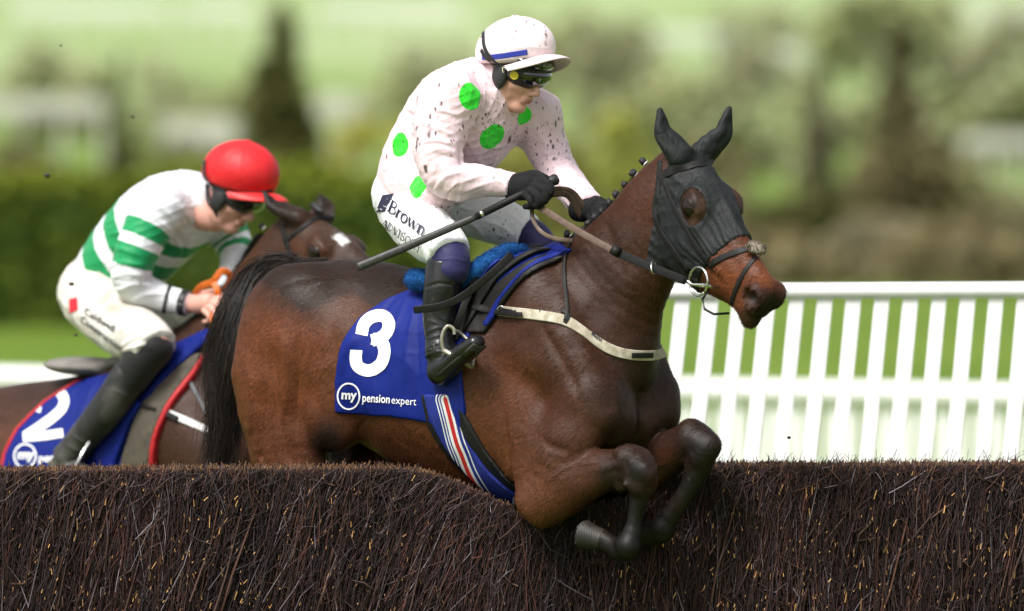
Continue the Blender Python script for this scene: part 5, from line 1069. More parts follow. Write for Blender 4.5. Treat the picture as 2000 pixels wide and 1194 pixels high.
K1 = dict(A=A1, Fr=F1, S=S1, lean=(.71, .70), label='jockey in pale pink jersey with bright green spots and white breeches, leaning forward',
    trunk=[(816, 384, 0, .155, .138), (836, 328, 0, .172, .152), (870, 279, 0, .184, .172), (907, 232, 0, .192, .180), (948, 190, 0, .188, .145), (980, 165, 0, .115, .10)],
    arms=[[(880, 188, .175, .092), (858, 262, .23, .086), (862, 325, .25, .076), (885, 352, .235, .066), (938, 354, .17, .053), (985, 360, .135, .042), (1000, 362, .13, .040)],
          [(1040, 222, -.18, .085), (1066, 284, -.21, .072), (1092, 334, -.20, .060), (1124, 376, -.13, .053), (1150, 403, -.075, .047)]],
    legs=[[(790, 402, .12, .094), (814, 434, .18, .094), (842, 460, .235, .088), (868, 482, .262, .076), (876, 496, .27, .072)],
          [(885, 395, -.12, .092), (955, 424, -.19, .084), (1010, 446, -.25, .070), (1030, 455, -.26, .064)]],
    seat=(810, 388, 0, (.125, .155, .12)), hands=[(1030, 366, .125, 1.0, 1), (1154, 412, -.06, .86, 1)], gloves=True,
    bands=[[(868, 482, .262, .066), (880, 505, .275, .064), (880, 530, .285, .060)], [(1022, 452, -.255, .056), (1045, 464, -.26, .054), (1060, 482, -.265, .05)]],
    boot=[(871, 515, .285, .063), (864, 560, .295, .060), (858, 610, .30, .055), (858, 655, .31, .048), (862, 690, .315, .044)], foot=[(858, 728, .32), (932, 668, .35)],
    boot_far=[(1070, 490, -.27, .06), (1070, 560, -.29, .056), (1060, 640, -.3, .048), (1058, 690, -.3, .044)], foot_far=[(1050, 720, -.31), (1120, 680, -.33)],
    helmet=(.134, .104, .113, .012, .068, 38, -5, .016), peak_u=.034, peak_c=.030, peak_l=.072, gog=(.050, .012), spare=True, hem=None,
    jersey_extra=[((806, 366, .135), .088, None), ((848, 384, .175), .068, None)],
    jersey_crease=[([(900, 290, .2), (905, 330, .18)], .02, .010)],
    jersey=silk('pink_silk', PINK, pink_pattern, 1.0, .45, .6, [(A1(985, 265, .05), .22, 1.6), (A1(1080, 275, -.2), .21, 1.8), (A1(875, 190, .2), .12, 1.1)]), breech=silk('white_breeches', (.80, .80, .81), None, .62, .5, .35, [(A1(950, 405, -.1), .20, .9), (A1(860, 400, .2), .10, 1.0)]), skin=skin_mat('skin', (.66, .36, .275), .40),
    bandm=silk('navy_stretch', (.018, .016, .075), None, .12, .6, .3), bootm=None, solem=simple('boot_sole', (.02, .018, .016), .7, noise=50, bump=(120, .4, .002), var=.5), glovem=simple('black_wool', (.010, .010, .011), .85, spec=.2, noise=50, bump=(300, .6, .0015), var=.4))
del K1['hem']
K1['jfolds'] = [([(830, 200), (860, 215), (895, 225)], 4, -.006), ([(815, 240), (850, 250), (890, 268)], 4.5, -.006), ([(812, 222), (842, 232), (880, 246)], 4, .004), ([(822, 280), (850, 275), (893, 285)], 4.5, -.007), ([(825, 305), (855, 292), (895, 300)], 4.5, -.006), ([(830, 330), (860, 306), (900, 310)], 4, .005),
    ([(850, 370), (870, 345), (910, 335)], 5, -.006), ([(866, 380), (895, 358), (940, 342)], 4.5, -.006), ([(890, 385), (930, 366), (985, 348)], 4, -.004), ([(880, 372), (905, 352), (935, 340)], 3.5, .004), ([(845, 345), (850, 325), (848, 300)], 5, -.005), ([(960, 345), (985, 360), (990, 378)], 3.5, -.003),
    ([(905, 270), (902, 300), (905, 325)], 7, .010), ([(800, 210), (803, 250), (815, 300)], 6, .009), ([(900, 165), (925, 230), (935, 300)], 5, -.004), ([(955, 230), (945, 280), (925, 330)], 4, -.004), ([(985, 230), (975, 290), (950, 345)], 4, -.005), ([(1010, 240), (1000, 280), (985, 330)], 4, .004), ([(1030, 240), (1022, 270), (1025, 300)], 6, .008),
    ([(760, 300), (790, 330), (830, 355)], 5, -.005), ([(755, 330), (790, 360), (850, 390)], 5, -.005), ([(790, 230), (780, 260), (765, 290)], 6, -.004), ([(835, 385), (870, 395), (930, 385)], 5, -.008), ([(870, 400), (910, 392), (950, 380)], 4, -.006), ([(850, 378), (880, 384), (920, 376)], 4, .005),
    ([(1040, 240), (1060, 275), (1080, 300)], 5, -.005), ([(1050, 225), (1075, 262), (1098, 300)], 4.5, .004), ([(1060, 300), (1085, 300), (1108, 296)], 4, -.005), ([(1075, 330), (1100, 325), (1122, 320)], 4, -.005), ([(1088, 350), (1115, 345), (1138, 345)], 4, -.005), ([(1105, 385), (1125, 372), (1150, 372)], 4, -.004),
    ([(935, 110), (950, 150), (985, 200)], 4, -.006), ([(925, 125), (935, 165), (965, 205)], 5, .005), ([(860, 150), (885, 165), (915, 165)], 5, -.004)]
K1['bfolds'] = [([(735, 450), (760, 470), (800, 480)], 5, -.005), ([(748, 475), (790, 500), (830, 512)], 5, -.006), ([(735, 400), (742, 440), (760, 480)], 5, .004), ([(820, 420), (850, 440), (880, 452)], 5, -.005), ([(890, 400), (920, 410), (960, 408)], 4, -.005), ([(880, 430), (905, 445), (925, 480)], 5, -.006), ([(905, 425), (930, 445), (950, 470)], 4.5, -.005), ([(940, 430), (985, 445), (1010, 470)], 4, -.004), ([(990, 410), (1010, 430), (1030, 445)], 4, -.003), ([(830, 470), (845, 490), (850, 520)], 4, -.005), ([(875, 400), (878, 430), (890, 470)], 8, .010), ([(960, 460), (990, 475), (1005, 480)], 4, .004)]
K1['bandfolds'] = [([(852, 490), (880, 478), (910, 486)], 3, -.002), ([(850, 510), (885, 505), (912, 512)], 3, -.002)]
K1['bootfolds'] = [([(828, 562), (860, 554), (897, 560)], 1.6, .0035), ([(832, 650), (858, 640), (890, 645)], 2.5, -.003), ([(834, 664), (858, 655), (886, 658)], 2.5, -.003), ([(836, 678), (858, 670), (882, 672)], 2.5, -.003), ([(842, 600), (858, 620), (880, 628)], 3, -.002), ([(836, 625), (855, 632), (880, 640)], 3, -.002)]
t = NT('polished_boot'); t.put(color=t.mud((.006, .006, .0065), .3, 40, mudcol=(.06, .045, .035)), rough=t.n('MapRange', {0: t.noise(14, 4), 3: .14, 4: .42}).outputs[0], spec=.6, normal=t.bump(t.noise(30, 4), .2, .003)); K1['bootm'] = t.m
def helm_pattern(t, base):
    px = t.attr('band', True); c = base; m = t.math('MULTIPLY', t.ramp(px, -.0005, .0005), t.ramp(px, .0185, .0175)); return t.mix(m, c, (.035, .05, .42))
K1['helm'] = silk('pink_cap', (.78, .65, .67), None, .85, .5, .3); K1['peakm'] = silk('pink_peak', (.70, .56, .58), None, .7, .5, .15)
K1['hfolds'] = [([(1015, 30), (985, 50), (960, 90)], 2, .0016), ([(1018, 30), (1040, 55), (1060, 98)], 2, .0016), ([(950, 118), (985, 116), (1010, 112)], 3, -.0025), ([(1000, 95), (1040, 92), (1080, 98)], 3, -.002), ([(970, 80), (975, 92), (985, 98)], 2.5, -.002), ([(960, 70), (990, 62), (1030, 72)], 3, -.0016), ([(955, 110), (975, 104), (990, 108)], 3, -.002), ([(1050, 60), (1075, 80), (1088, 105)], 3, -.0016)]
J1 = build_jockey(K1)
_bv = bvh_of(J1['jersey'])
for (d, r), ((x, y), rad) in zip(_DOTN, DOTS):
    h, n = hit(_bv, x, y, -.002); d.inputs[1].default_value = tuple(h) if h is not None else (0, 0, -50); r.inputs[1].default_value = rad
_bh = bvh_of(J1['helmet'])
hb = strap_on(_bh, [(942, 112), (960, 112), (985, 109), (1010, 105), (1030, 102)], 11 / PPM, .0015, .0012).build('hat_band', simple('blue_ribbon', (.03, .045, .36), .5), J1['helmet'])
_bg = bvh_of(J1['helmet'], J1['goggles'], J1['body'])
strap_on(_bg, [(945, 64), (946, 88), (955, 108), (972, 124), (992, 134)], 8 / PPM, .003, .003).build('strap', RUBBER, J1['goggles'])
strap_on(_bg, [(941, 98), (950, 112), (968, 128), (990, 140)], 8 / PPM, .003, .003).build('strap', RUBBER, J1['goggles'])
h, n = hit(_bg, 1005, 147, .003)
yel = NT('yellow_vent'); yel.put(color=(.55, .45, .04), rough=.35); n = nrm(n); e1 = nrm(np.cross(n, V3(0, 0, 1))); e2 = np.cross(n, e1); q = np.radians(np.linspace(0, 360, 25))
b = MB().tube([h + .0125 * (math.cos(k) * e1 + math.sin(k) * e2) for k in q], .0026, 8).ell(h - n * .001, np.array([e1 * .012, e2 * .012, n * .003]), 16); b.build('vent_button', yel.m, J1['goggles'])
h, n = hit(_bg, 987, 137, .004); MB().tube([h + V3(-.006, 0, .008), h + V3(.006, -.002, .009), h + V3(.007, -.002, -.007), h + V3(-.004, 0, -.008), h + V3(-.006, 0, .008)], .0014, 6).build('buckle', simple('pale_plastic', (.55, .52, .3), .4), J1['goggles'])
# whip, held in the near hand
HY = A1(1030, 366, .125)[1]
WH = empty('riding_whip', P(1030, 372, HY - .03)); tag(WH, 'long black riding whip slanting back from the pink jockey glove', 'whip'); WO = np.array(WH.location)
def wp(x, y, Y): return P(x, y, Y) - WO
tipY = HY - .10; gy = lambda x: HY - .028 + (tipY - HY + .028) * (1030 - x) / 333
PAD = simple('padded_whip', (.030, .029, .028), .45, noise=70, bump=(90, .5, .002), var=.35)
MB().tube([wp(930, 424, gy(930)), wp(1010, 384, gy(1010)), wp(1082, 352, gy(1082))], [.0115, .0125, .0125], 12).build('grip', BLACK, WH)
MB().tube([wp(1060, 362, gy(1060)), wp(1068, 358, gy(1068)), wp(1086, 350, gy(1086)), wp(1090, 348, gy(1090))], [.012, .017, .0185, .012], 14).build('knob', RUBBER, WH)
MB().tube([wp(698, 522, gy(698)), wp(704, 520, gy(704)), wp(800, 480, gy(800)), wp(920, 428, gy(920)), wp(934, 422, gy(934))], [.0135, .0145, .0135, .0115, .010], 12, up=(0, 1, 0), flat=.6).build('padded_shaft', PAD, WH)
MB().tube([wp(938, 420, gy(938)), wp(944, 417, gy(944))], .0124, 12).build('collar', STEEL, WH)
# stirrup hanging from the saddle, and the loose end of its leather
sc_ = A1(886, 690, .33); st_m = simple('stirrup_alloy', (.36, .33, .28), .45, metal=.6, noise=60, var=.4)
q = [P(x, y, sc_[1] - .03 + dz) for x, y, dz in [(868, 690, 0), (863, 668, -.006), (866, 648, -.01), (875, 637, -.012), (886, 643, -.01), (888, 654, -.01)]]
MB().tube(catmull(np.array(q), 6), .0062, 8).tube([P(866, 684, sc_[1] - .032), P(892, 698, sc_[1] - .038), P(922, 718, sc_[1] - .02)], .008, 8).tube([P(922, 718, sc_[1] - .02), P(926, 700, sc_[1] + .02), P(915, 665, sc_[1] + .06), P(888, 640, sc_[1] + .05)], .006, 8).build('stirrup', st_m, SAD).location = -SO
lt = MB().tube(catmull(np.array([P(1000, 497, -.40), P(960, 535, -.42), P(905, 578, sc_[1] - .06), P(862, 598, sc_[1] - .07), P(808, 606, sc_[1] - .055)]), 8), [.0125] * 32 + [.011], 8, up=(0, 1, .2), flat=.25, rect=True); lt.build('stirrup_leather', BLACK, SAD).location = -SO
MB().tube([P(890, 642, sc_[1] + .03), P(905, 600, sc_[1] + .05), P(930, 540, -.25)], .011, 8, up=(0, 1, .2), flat=.25, rect=True).build('stirrup_leather', BLACK, SAD).location = -SO
# ------------------------------------------------------------------ the second horse and rider, a length behind
F2 = Frame(270, 2.2, 40)
def build_horse2():
    A = F2.at; F = Field(P(-560, 1160, 2.2) * V3(1, 0, 1) + V3(0, 1.0, 0), P(800, 330, 2.2) * V3(1, 0, 1) + V3(0, 3.2, 0), .0085)
    T = [(-330, 860, 1090, .20), (-270, 812, 1110, .255), (-190, 788, 1130, .27), (-100, 772, 1130, .275), (-20, 762, 1120, .275), (60, 748, 1120, .28), (140, 738, 1120, .285), (220, 722, 1110, .275), (290, 690, 1090, .25), (350, 652, 1060, .225), (410, 680, 1030, .20), (460, 740, 990, .17)]
    rows = []
    for px, t, b, a in T: p, q = A(px, t), A(px, b); rows.append((*((p + q) / 2), a, (p[2] - q[2]) / 2))
    F.chain(rows, (0, 0, 1), .05, 4, capf=.85)
    for s in (1, -1):
        F.chain([(*A(330 - 340 * .15 * s, 740, .15 * s), .05, .10), (*A(400 - 340 * .17 * s, 850, .175 * s), .06, .13), (*A(470 - 340 * .16 * s, 930, .16 * s), .06, .11)], F2.F, .07, 4)
        F.ball(A(-240 - 340 * .17 * s, 930, .17 * s), (.2, .11, .22), .08, ax=(F2.F, F2.R, F2.U))
        F.chain([(*A(440 - 50 * s, 960, .16 * s), .07, .1), (*A(470 - 50 * s, 1060, .16 * s), .05, .07), (*A(520 - 50 * s, 1110, .15 * s), .05, .055), (*A(490 - 50 * s, 1150, .15 * s), .03, .035)], F2.F, .04, 4)
        F.chain([(*A(-260 - 55 * s, 980, .17 * s), .10, .15), (*A(-290 - 55 * s, 1110, .15 * s), .06, .08)], F2.F, .05, 4)
    nk = [(360, 790, .165, .25), (428, 712, .14, .205), (484, 632, .11, .17), (532, 556, .095, .145), (566, 494, .086, .12), (592, 450, .07, .095)]
    F.chain([(*A(a, b, 0), u, w) for a, b, u, w in nk], nrm(F2.F + V3(0, 0, .7)), .06, 5, capf=.7)
    H = Head(A(606, 408, 0), 50, 27); head_shape(F, H)
    # bare ears, cupped
    for l, tip, mid in ((-.05, (514, 374), (534, 402)), (.052, (625, 381), (634, 400))):
        b = H.p(.015, -.028, l); tp, md = P(*tip, b[1] + .02), P(*mid, b[1] + .01)
        F.chain([(*b, .042, .034), (*((b + md) / 2), .040, .028), (*md, .032, .02), (*((md + tp) / 2), .020, .013), (*tp, .007, .006)], H.D, .02, 5)
        F.crease([(b + md) / 2 + H.h * .026 + H.D * .012, md + H.h * .018 + H.D * .01, (md + tp) / 2 + H.h * .012], .010, .009)
    blobs = [(0, 790, 60, (0.0475, 0.0192, 0.0106)), (60, 760, 40, (0.0361, 0.0160, 0.0092)), (20, 870, 60, (0.0808, 0.0288, 0.0132)), (350, 780, 50, (0.0475, 0.0200, 0.0106)), (400, 700, 50, (0.0494, 0.0208, 0.0112)), (380, 860, 50, (0.0475, 0.0192, 0.0106)), (300, 880, 50, (0.0427, 0.0168, 0.0092)), (470, 580, 40, (0.0551, 0.0224, 0.0112)), (500, 520, 30, (0.0665, 0.0256, 0.0119)), (540, 470, 26, (0.0475, 0.0192, 0.0099)), (560, 420, 26, (0.0209, 0.0120, 0.0079)), (530, 395, 24, (0.0114, 0.0080, 0.0059)), (514, 376, 14, (0.0076, 0.0056, 0.0046)), (627, 395, 16, (0.0171, 0.0112, 0.0079)),
        (600, 445, 24, (0.0522, 0.0240, 0.0132)), (585, 480, 20, (0.0712, 0.0256, 0.0106)), (600, 470, 18, (0.0475, 0.0200, 0.0106)), (640, 450, 20, (0.0475, 0.0240, 0.0145)), (635, 500, 22, (0.0570, 0.0216, 0.0099)), (615, 508, 14, (0.0190, 0.0104, 0.0066)), (680, 490, 26, (0.0399, 0.0216, 0.0139)), (700, 470, 18, (0.0475, 0.0264, 0.0172)), (715, 500, 20, (0.0333, 0.0176, 0.0119)), (580, 510, 16, (0.0760, 0.0272, 0.0106)), (655, 425, 8, (.20, .19, .18))]
    sh = shepard(blobs); star = np.array([(651, 465), (658, 458), (666, 456), (672, 462), (680, 466), (683, 473), (676, 476), (670, 481), (661, 474)])
    def col(v):
        c = sh(v); px = to_px(v); d = poly_sdf(px[:, 0], px[:, 1], star) + 2.0 * np.sin(px[:, 0] * .9) * np.cos(px[:, 1] * .8); m = np.clip(.5 - d / 3, 0, 1)[:, None]; return c * (1 - m) + m * np.array([.62, .60, .58])
    o = F.mesh('race_horse', COAT, None, col); tag(o, 'dark brown horse with small white star on its forehead, number 2', 'horse'); return o, F, H
HORSE2, FH2, HD2 = build_horse2(); eye_parts(HD2, HORSE2)
coat_hair(HORSE2, F2, 45000, 5, HD2)
SP2 = [(517, 447), (505, 471), (488, 500), (472, 528), (466, 548), (455, 572), (440, 585), (436, 600)]
plaits(F2, [(x - 6, y - 5) for x, y in SP2], HORSE2, .0, 7)
mane_crest(F2, [(510, 468), (480, 520), (455, 560), (425, 600), (395, 640)], HORSE2, 1000, 6)
q = HD2.p(.035, .02, 0); b = MB().ell(q, np.array([HD2.A * .04, HD2.D * .014, HD2.L * .016]), 12); b.build('forelock', HAIR_BLACK, HORSE2)
BV2 = bvh_of(HORSE2)
B2 = empty('bridle', HD2.p(.1)); tag(B2, 'plain black bridle on the brown horse with white star', 'bridle'); B2O = np.array(B2.location)
s2 = lambda name, pix, w, mat=BLACK, par=B2, org=B2O, off=.004, bv=None, th=.004: strap(name, pix, w, mat, par, org, th, off, bv or BV2)
s2('browband', [(556, 470), (575, 457), (598, 440), (618, 428), (635, 425), (650, 428)], 10)
s2('cheekpiece', [(556, 462), (562, 480), (570, 500), (576, 515)], 11); s2('headpiece', [(552, 440), (555, 455), (560, 475)], 11)
C2 = [(212, 722), (150, 733), (108, 744), (66, 782), (31, 838), (16, 885), (8, 960), (215, 990), (262, 880), (282, 800), (300, 740), (330, 690), (366, 655), (350, 640), (290, 670)]
CLOTH2 = draped('number_cloth', FH2, F2, C2, .012, BLUEM); tag(CLOTH2, 'blue saddle cloth with a white number 2 on the horse behind', 'saddle cloth')
folds(CLOTH2, [([(190, 740), (170, 780), (150, 830)], 6, -.006), ([(170, 730), (140, 780)], 5, .005), ([(250, 800), (225, 860), (205, 910)], 8, -.010), ([(275, 790), (250, 850), (230, 910)], 7, .006), ([(200, 790), (180, 830)], 6, -.005)])
REDP = simple('red_piping', (.45, .012, .018), .6)
draped('piping', FH2, F2, [(109, 743), (68, 782), (33, 838), (18, 885), (10, 960), (3, 960), (11, 885), (26, 836), (61, 780), (102, 740)], .016, REDP, CLOTH2)
SAD2 = empty('racing_saddle', F2.at(250, 700)); tag(SAD2, 'grey racing saddle with red edged olive panel on the horse behind', 'saddle'); S2O = np.array(SAD2.location)
OLV = simple('olive_suede', (.075, .062, .045), .8, noise=30, bump=(150, .4, .002), var=.3)
for nm, poly, th, m in (('panel', [(352, 690), (330, 740), (310, 800), (292, 860), (278, 930), (215, 960), (232, 890), (262, 800), (288, 740), (318, 690)], .020, OLV), ('panel_edge', [(358, 690), (338, 740), (318, 800), (300, 860), (286, 935), (277, 935), (292, 858), (310, 798), (330, 738), (350, 689)], .024, REDP)):
    draped(nm, FH2, F2, poly, th, m, SAD2, rmin=-.05).location = -S2O
draped('cloth_fold', FH2, F2, [(262, 782), (225, 800), (156, 826), (180, 850), (190, 905), (196, 960), (214, 960), (225, 900), (250, 830), (272, 790)], .034, BLUEM, SAD2, rmin=0).location = -S2O
draped('cloth_front', FH2, F2, [(372, 652), (345, 655), (318, 678), (300, 700), (280, 760), (268, 790), (285, 770), (315, 715), (345, 680), (366, 668)], .028, BLUEM, SAD2, rmin=-.3).location = -S2O
G = Field(F2.at(160, 715, 0) - .35, F2.at(160, 715, 0) + .35, .006); c = F2.at(172, 716, .05); G.ball(c, (.16, .16, .034), .02, ax=(nrm(F2.F - F2.U * .05), F2.R, nrm(F2.U + F2.F * .05))); G.chain([(*F2.at(240, 712, .05), .10, .03), (*F2.at(300, 690, .05), .07, .04)], F2.U, .04, 4)
G.mesh('seat', simple('grey_suede', (.17, .155, .14), .75, noise=20, bump=(200, .3, .001), var=.2), SAD2).location = -S2O
BG2 = empty('breast_girth', F2.at(380, 820)); tag(BG2, 'narrow white breast girth on the brown horse shoulder', 'breast girth'); G2O = np.array(BG2.location)
WW = simple('white_webbing', (.62, .60, .60), .7, noise=40, var=.15)
BV2c = bvh_of(HORSE2, CLOTH2)
s2('strap', [(268, 785), (290, 796), (312, 802)], 7, BLACK, BG2, G2O, .025); s2('band', [(325, 806), (350, 816), (385, 832), (420, 848), (450, 856)], 15, WW, BG2, G2O, .006); s2('buckle_strap', [(300, 797), (325, 808), (350, 820)], 12, BLACK, BG2, G2O, .014)
s2('neck_strap', [(357, 690), (362, 720), (375, 752), (392, 785), (405, 815)], 8, simple('grey_strap', (.05, .052, .058), .5), BG2, G2O, .010)
# rider in green hoops
A2 = F2.at
S2_ = Skull(A2(453, 378, 0), 30, 30)
HX, HZ = None, None
def hoop_pattern(t, base):
    a, b = t.attr('hoop', True), t.attr('hoop2', True)
    g = (.008, .26, .085); fr = lambda v, lo, hi: t.math('MULTIPLY', t.math('GREATER_THAN', v, lo), t.math('LESS_THAN', v, hi))
    m = None
    for v, lo, hi in ((a, .13, .24), (a, .32, .44), (a, .53, .64), (a, .72, .80), (b, .17, .26), (b, .33, .44)):
        q = fr(v, lo, hi); m = q if m is None else t.math('MAXIMUM', m, q)
    return t.mix(m, base, g)
K2 = dict(A=A2, Fr=F2, S=S2_, lean=(.62, .78), label='jockey in white jersey with green hoops, red cap and dirty cream breeches, crouching low',
    trunk=[(206, 560, 0, .150, .130), (240, 516, 0, .166, .145), (284, 466, 0, .176, .155), (328, 424, 0, .180, .150), (366, 400, 0, .160, .125), (392, 392, 0, .105, .095)],
    arms=[[(312, 402, .165, .088), (282, 458, .22, .080), (258, 525, .25, .072), (262, 556, .235, .066), (305, 578, .17, .053), (352, 590, .12, .043), (366, 593, .11, .041)],
          [(425, 425, -.18, .080), (452, 468, -.21, .068), (462, 505, -.19, .058), (452, 545, -.12, .048), (436, 570, -.07, .042)]],
    legs=[[(176, 586, .12, .105), (210, 614, .17, .107), (252, 646, .225, .104), (285, 664, .255, .090), (303, 682, .268, .082)], [(255, 590, -.12, .10), (320, 612, -.18, .09), (375, 640, -.24, .075), (395, 655, -.25, .07)]],
    seat=(192, 572, 0, (.13, .16, .128)), hands=[(402, 594, .10, .92, 1), (432, 596, -.05, .85, 1)], gloves=False,
    bands=[[(298, 676, .262, .078), (276, 706, .28, .070), (256, 738, .285, .064)], [(390, 655, -.25, .07), (400, 690, -.26, .06)]],
    boot=[(258, 728, .285, .066), (222, 782, .30, .064), (185, 830, .31, .060), (150, 872, .315, .054), (130, 895, .32, .050)], foot=[(112, 920, .32), (190, 930, .35)],
    boot_far=[(400, 690, -.26, .06), (390, 760, -.29, .056), (370, 840, -.3, .048), (365, 880, -.3, .044)], foot_far=[(360, 910, -.31), (430, 880, -.33)],
    helmet=(.140, .112, .120, .026, .082, 32, 13, .022), peak_u=.038, gog=(.050, .012),
    jersey=silk('hooped_silk', (.72, .73, .76), hoop_pattern, .34, .5, .5), breech=None, skin=skin_mat('skin_ruddy', (.64, .34, .27), .15),
    bandm=silk('black_stretch', (.012, .012, .012), None, .2, .6, .3), bootm=None, solem=simple('worn_sole', (.03, .027, .024), .8), glovem=None, helm=None, peakm=simple('red_peak', (.62, .02, .022), .5, noise=40, var=.1))
t = NT('cream_breeches'); c = t.mix(t.ramp(t.noise(7, 5), .35, .7), (.62, .58, .50), (.74, .72, .68)); c = t.mix(t.math('MULTIPLY', t.ramp(t.noise(4.5, 6, dist=.6), .46, .66), .65), c, (.26, .21, .15)); c = t.mud(c, .30, 40)
w1 = t.n('TexNoise', {'Vector': t.map((1, 1, .4), (.3, .2, .5)), 'Scale': 20, 'Detail': 4, 'Distortion': 1.5}).outputs[0]; t.put(color=c, rough=.75, spec=.2, normal=t.bump(w1, .4, .008)); K2['breech'] = t.m
t = NT('dusty_boot'); t.put(color=t.mix(t.ramp(t.noise(9, 5, dist=.5), .42, .72), (.016, .015, .015), (.085, .08, .072)), rough=.55, spec=.4, normal=t.bump(t.noise(30, 4), .2, .003)); K2['bootm'] = t.m
t = NT('red_silk'); t.put(color=t.mud(t.mix(t.ramp(t.noise(14, 4), .3, .7), (.50, .012, .016), (.66, .02, .024)), .2, 40, mudcol=(.09, .02, .02)), rough=.5, spec=.3, normal=t.bump(t.noise(22, 4, dist=1.5), .35, .005)); K2['helm'] = t.m
# hoops: bands square to the spine on the body, square to the arm on the sleeves
_sp = [np.array(A2(*k)) for k in ((150, 590, 0), (392, 386, 0))]; _sd = (_sp[1] - _sp[0]); _sl = np.linalg.norm(_sd); _sd = _sd / _sl
def _armd(v):
    out_t = np.full(len(v), 9.0); out_d = np.full(len(v), 9.0)
    for rows in K2['arms']:
        q = catmull(np.array([A2(*r[:3]) for r in rows]), 5); L = np.concatenate([[0], np.cumsum(np.linalg.norm(np.diff(q, axis=0), axis=1))]); rad = np.interp(np.linspace(0, 1, len(q)), np.linspace(0, 1, len(rows)), [r[3] for r in rows])
        for i in range(len(q) - 1):
            T = q[i + 1] - q[i]; t = np.clip(((v - q[i]) @ T) / (T @ T), 0, 1); d = np.linalg.norm(v - q[i] - t[:, None] * T, axis=1) / rad[i]; m = d < out_d; out_d[m] = d[m]; out_t[m] = (L[i] + t[m] * (L[i + 1] - L[i])) / L[-1] * 1.0
    return out_t, out_d
def _trunkd(v):
    q = catmull(np.array([[*A2(x, y, r), (a + b) / 2] for x, y, r, a, b in K2['trunk']]), 4); od = np.full(len(v), 9.0)
    for i in range(len(q) - 1):
        T = q[i + 1, :3] - q[i, :3]; t = np.clip(((v - q[i, :3]) @ T) / (T @ T), 0, 1); d = np.linalg.norm(v - q[i, :3] - t[:, None] * T, axis=1) / q[i, 3]; od = np.minimum(od, d)
    return od
def hoop(v):
    ta, da = _armd(v); dt = _trunkd(v); s = ((v - _sp[0]) @ _sd) / _sl
    upv = nrm(-F2.F * K2['lean'][0] + F2.U * K2['lean'][1]); dors = (v - _sp[0] - s[:, None] * _sl * _sd) @ upv; return np.where((da < dt) | ((s > .68) & (dors > -.05)), -1.0, s)
def hoop2(v):
    ta, da = _armd(v); dt = _trunkd(v); return np.where(da < dt, ta, -1.0)
K2['jattr'] = {'hoop': hoop, 'hoop2': hoop2}
K2['jfolds'] = [([(310, 430), (340, 460), (360, 500)], 5, -.007), ([(330, 440), (360, 480), (350, 520)], 5, .006), ([(215, 480), (245, 490), (280, 500)], 5, -.006), ([(212, 520), (240, 515), (290, 520)], 5, -.006), ([(208, 550), (240, 535), (285, 540)], 5, -.006), ([(225, 570), (260, 556), (310, 560)], 4, -.006), ([(250, 590), (290, 575), (330, 575)], 4, -.005), ([(150, 520), (180, 550), (210, 560)], 5, -.006), ([(290, 520), (300, 550), (320, 560)], 6, .009), ([(380, 450), (360, 500), (330, 540)], 5, -.005), ([(405, 460), (390, 500), (365, 535)], 5, -.005), ([(300, 395), (330, 420), (350, 450)], 6, -.005), ([(440, 470), (460, 480), (480, 478)], 4, -.005), ([(432, 500), (455, 510), (478, 505)], 4, -.005), ([(200, 440), (200, 500), (205, 540)], 7, .008)]
K2['bfolds'] = [([(115, 600), (150, 640), (200, 670)], 5, -.006), ([(112, 570), (130, 600), (150, 630)], 5, -.005), ([(235, 680), (255, 665), (290, 650)], 5, -.008), ([(232, 690), (255, 680), (300, 668)], 4, -.007), ([(240, 660), (265, 645), (300, 640)], 5, -.006), ([(180, 660), (215, 690), (240, 700)], 5, -.005), ([(330, 610), (350, 630), (370, 650)], 5, -.005), ([(225, 560), (250, 575), (280, 580)], 5, -.006)]
K2['hfolds'] = [([(475, 282), (440, 300), (405, 345)], 2.5, -.0015), ([(475, 282), (470, 320), (470, 360)], 2.5, -.0015), ([(475, 282), (510, 310), (532, 350)], 2.5, -.0015)]
K2['bootfolds'] = [([(215, 760), (240, 770), (262, 790)], 4, -.003), ([(140, 850), (160, 862), (185, 870)], 4, -.004), ([(125, 866), (150, 880), (175, 885)], 4, -.004)]
J2 = build_jockey(K2)
bh = bvh_of(J2['helmet'], J2['body'], J2['goggles'])
strap_on(bh, [(395, 350), (412, 366), (435, 375), (465, 378), (500, 378), (530, 374)], 11 / 550, .003, .003).build('helmet_strap', RUBBER, J2['helmet'])
strap_on(bh, [(402, 315), (400, 335), (406, 352), (425, 366), (445, 372)], 10 / 550, .003, .005).build('strap', RUBBER, J2['goggles'])
# cuff bands of the near sleeve
bj = bvh_of(J2['jersey'])
def cuff(name, x0, x1, mat):
    rows = np.array([[*A2(*r[:3]), r[3]] for r in K2['arms'][0]]); q = catmull(rows, 8); px = to_px(q[:, :3])[:, 0]; m = (px >= x0) & (px <= x1) & (np.arange(len(px)) > 30); q = q[m]
    if len(q) < 2: return
    T = nrm(q[-1, :3] - q[0, :3]); a = nrm(np.cross(T, (0, 0, 1))); b = np.cross(T, a); ang = np.radians(np.linspace(0, 360, 29)); mid = q[:, :3].mean(0); r = q[:, 3].mean() + .003
    w = np.linalg.norm(q[-1, :3] - q[0, :3]); MB().tube([mid + r * (math.cos(k) * a + math.sin(k) * b) for k in ang], w / 2, 8, up=[math.cos(k) * a + math.sin(k) * b for k in ang], flat=.004 / max(w, .004)).build(name, mat, J2['jersey'])
cuff('cuff_band', 322, 336, RUBBER); cuff('cuff_band', 350, 372, RUBBER)
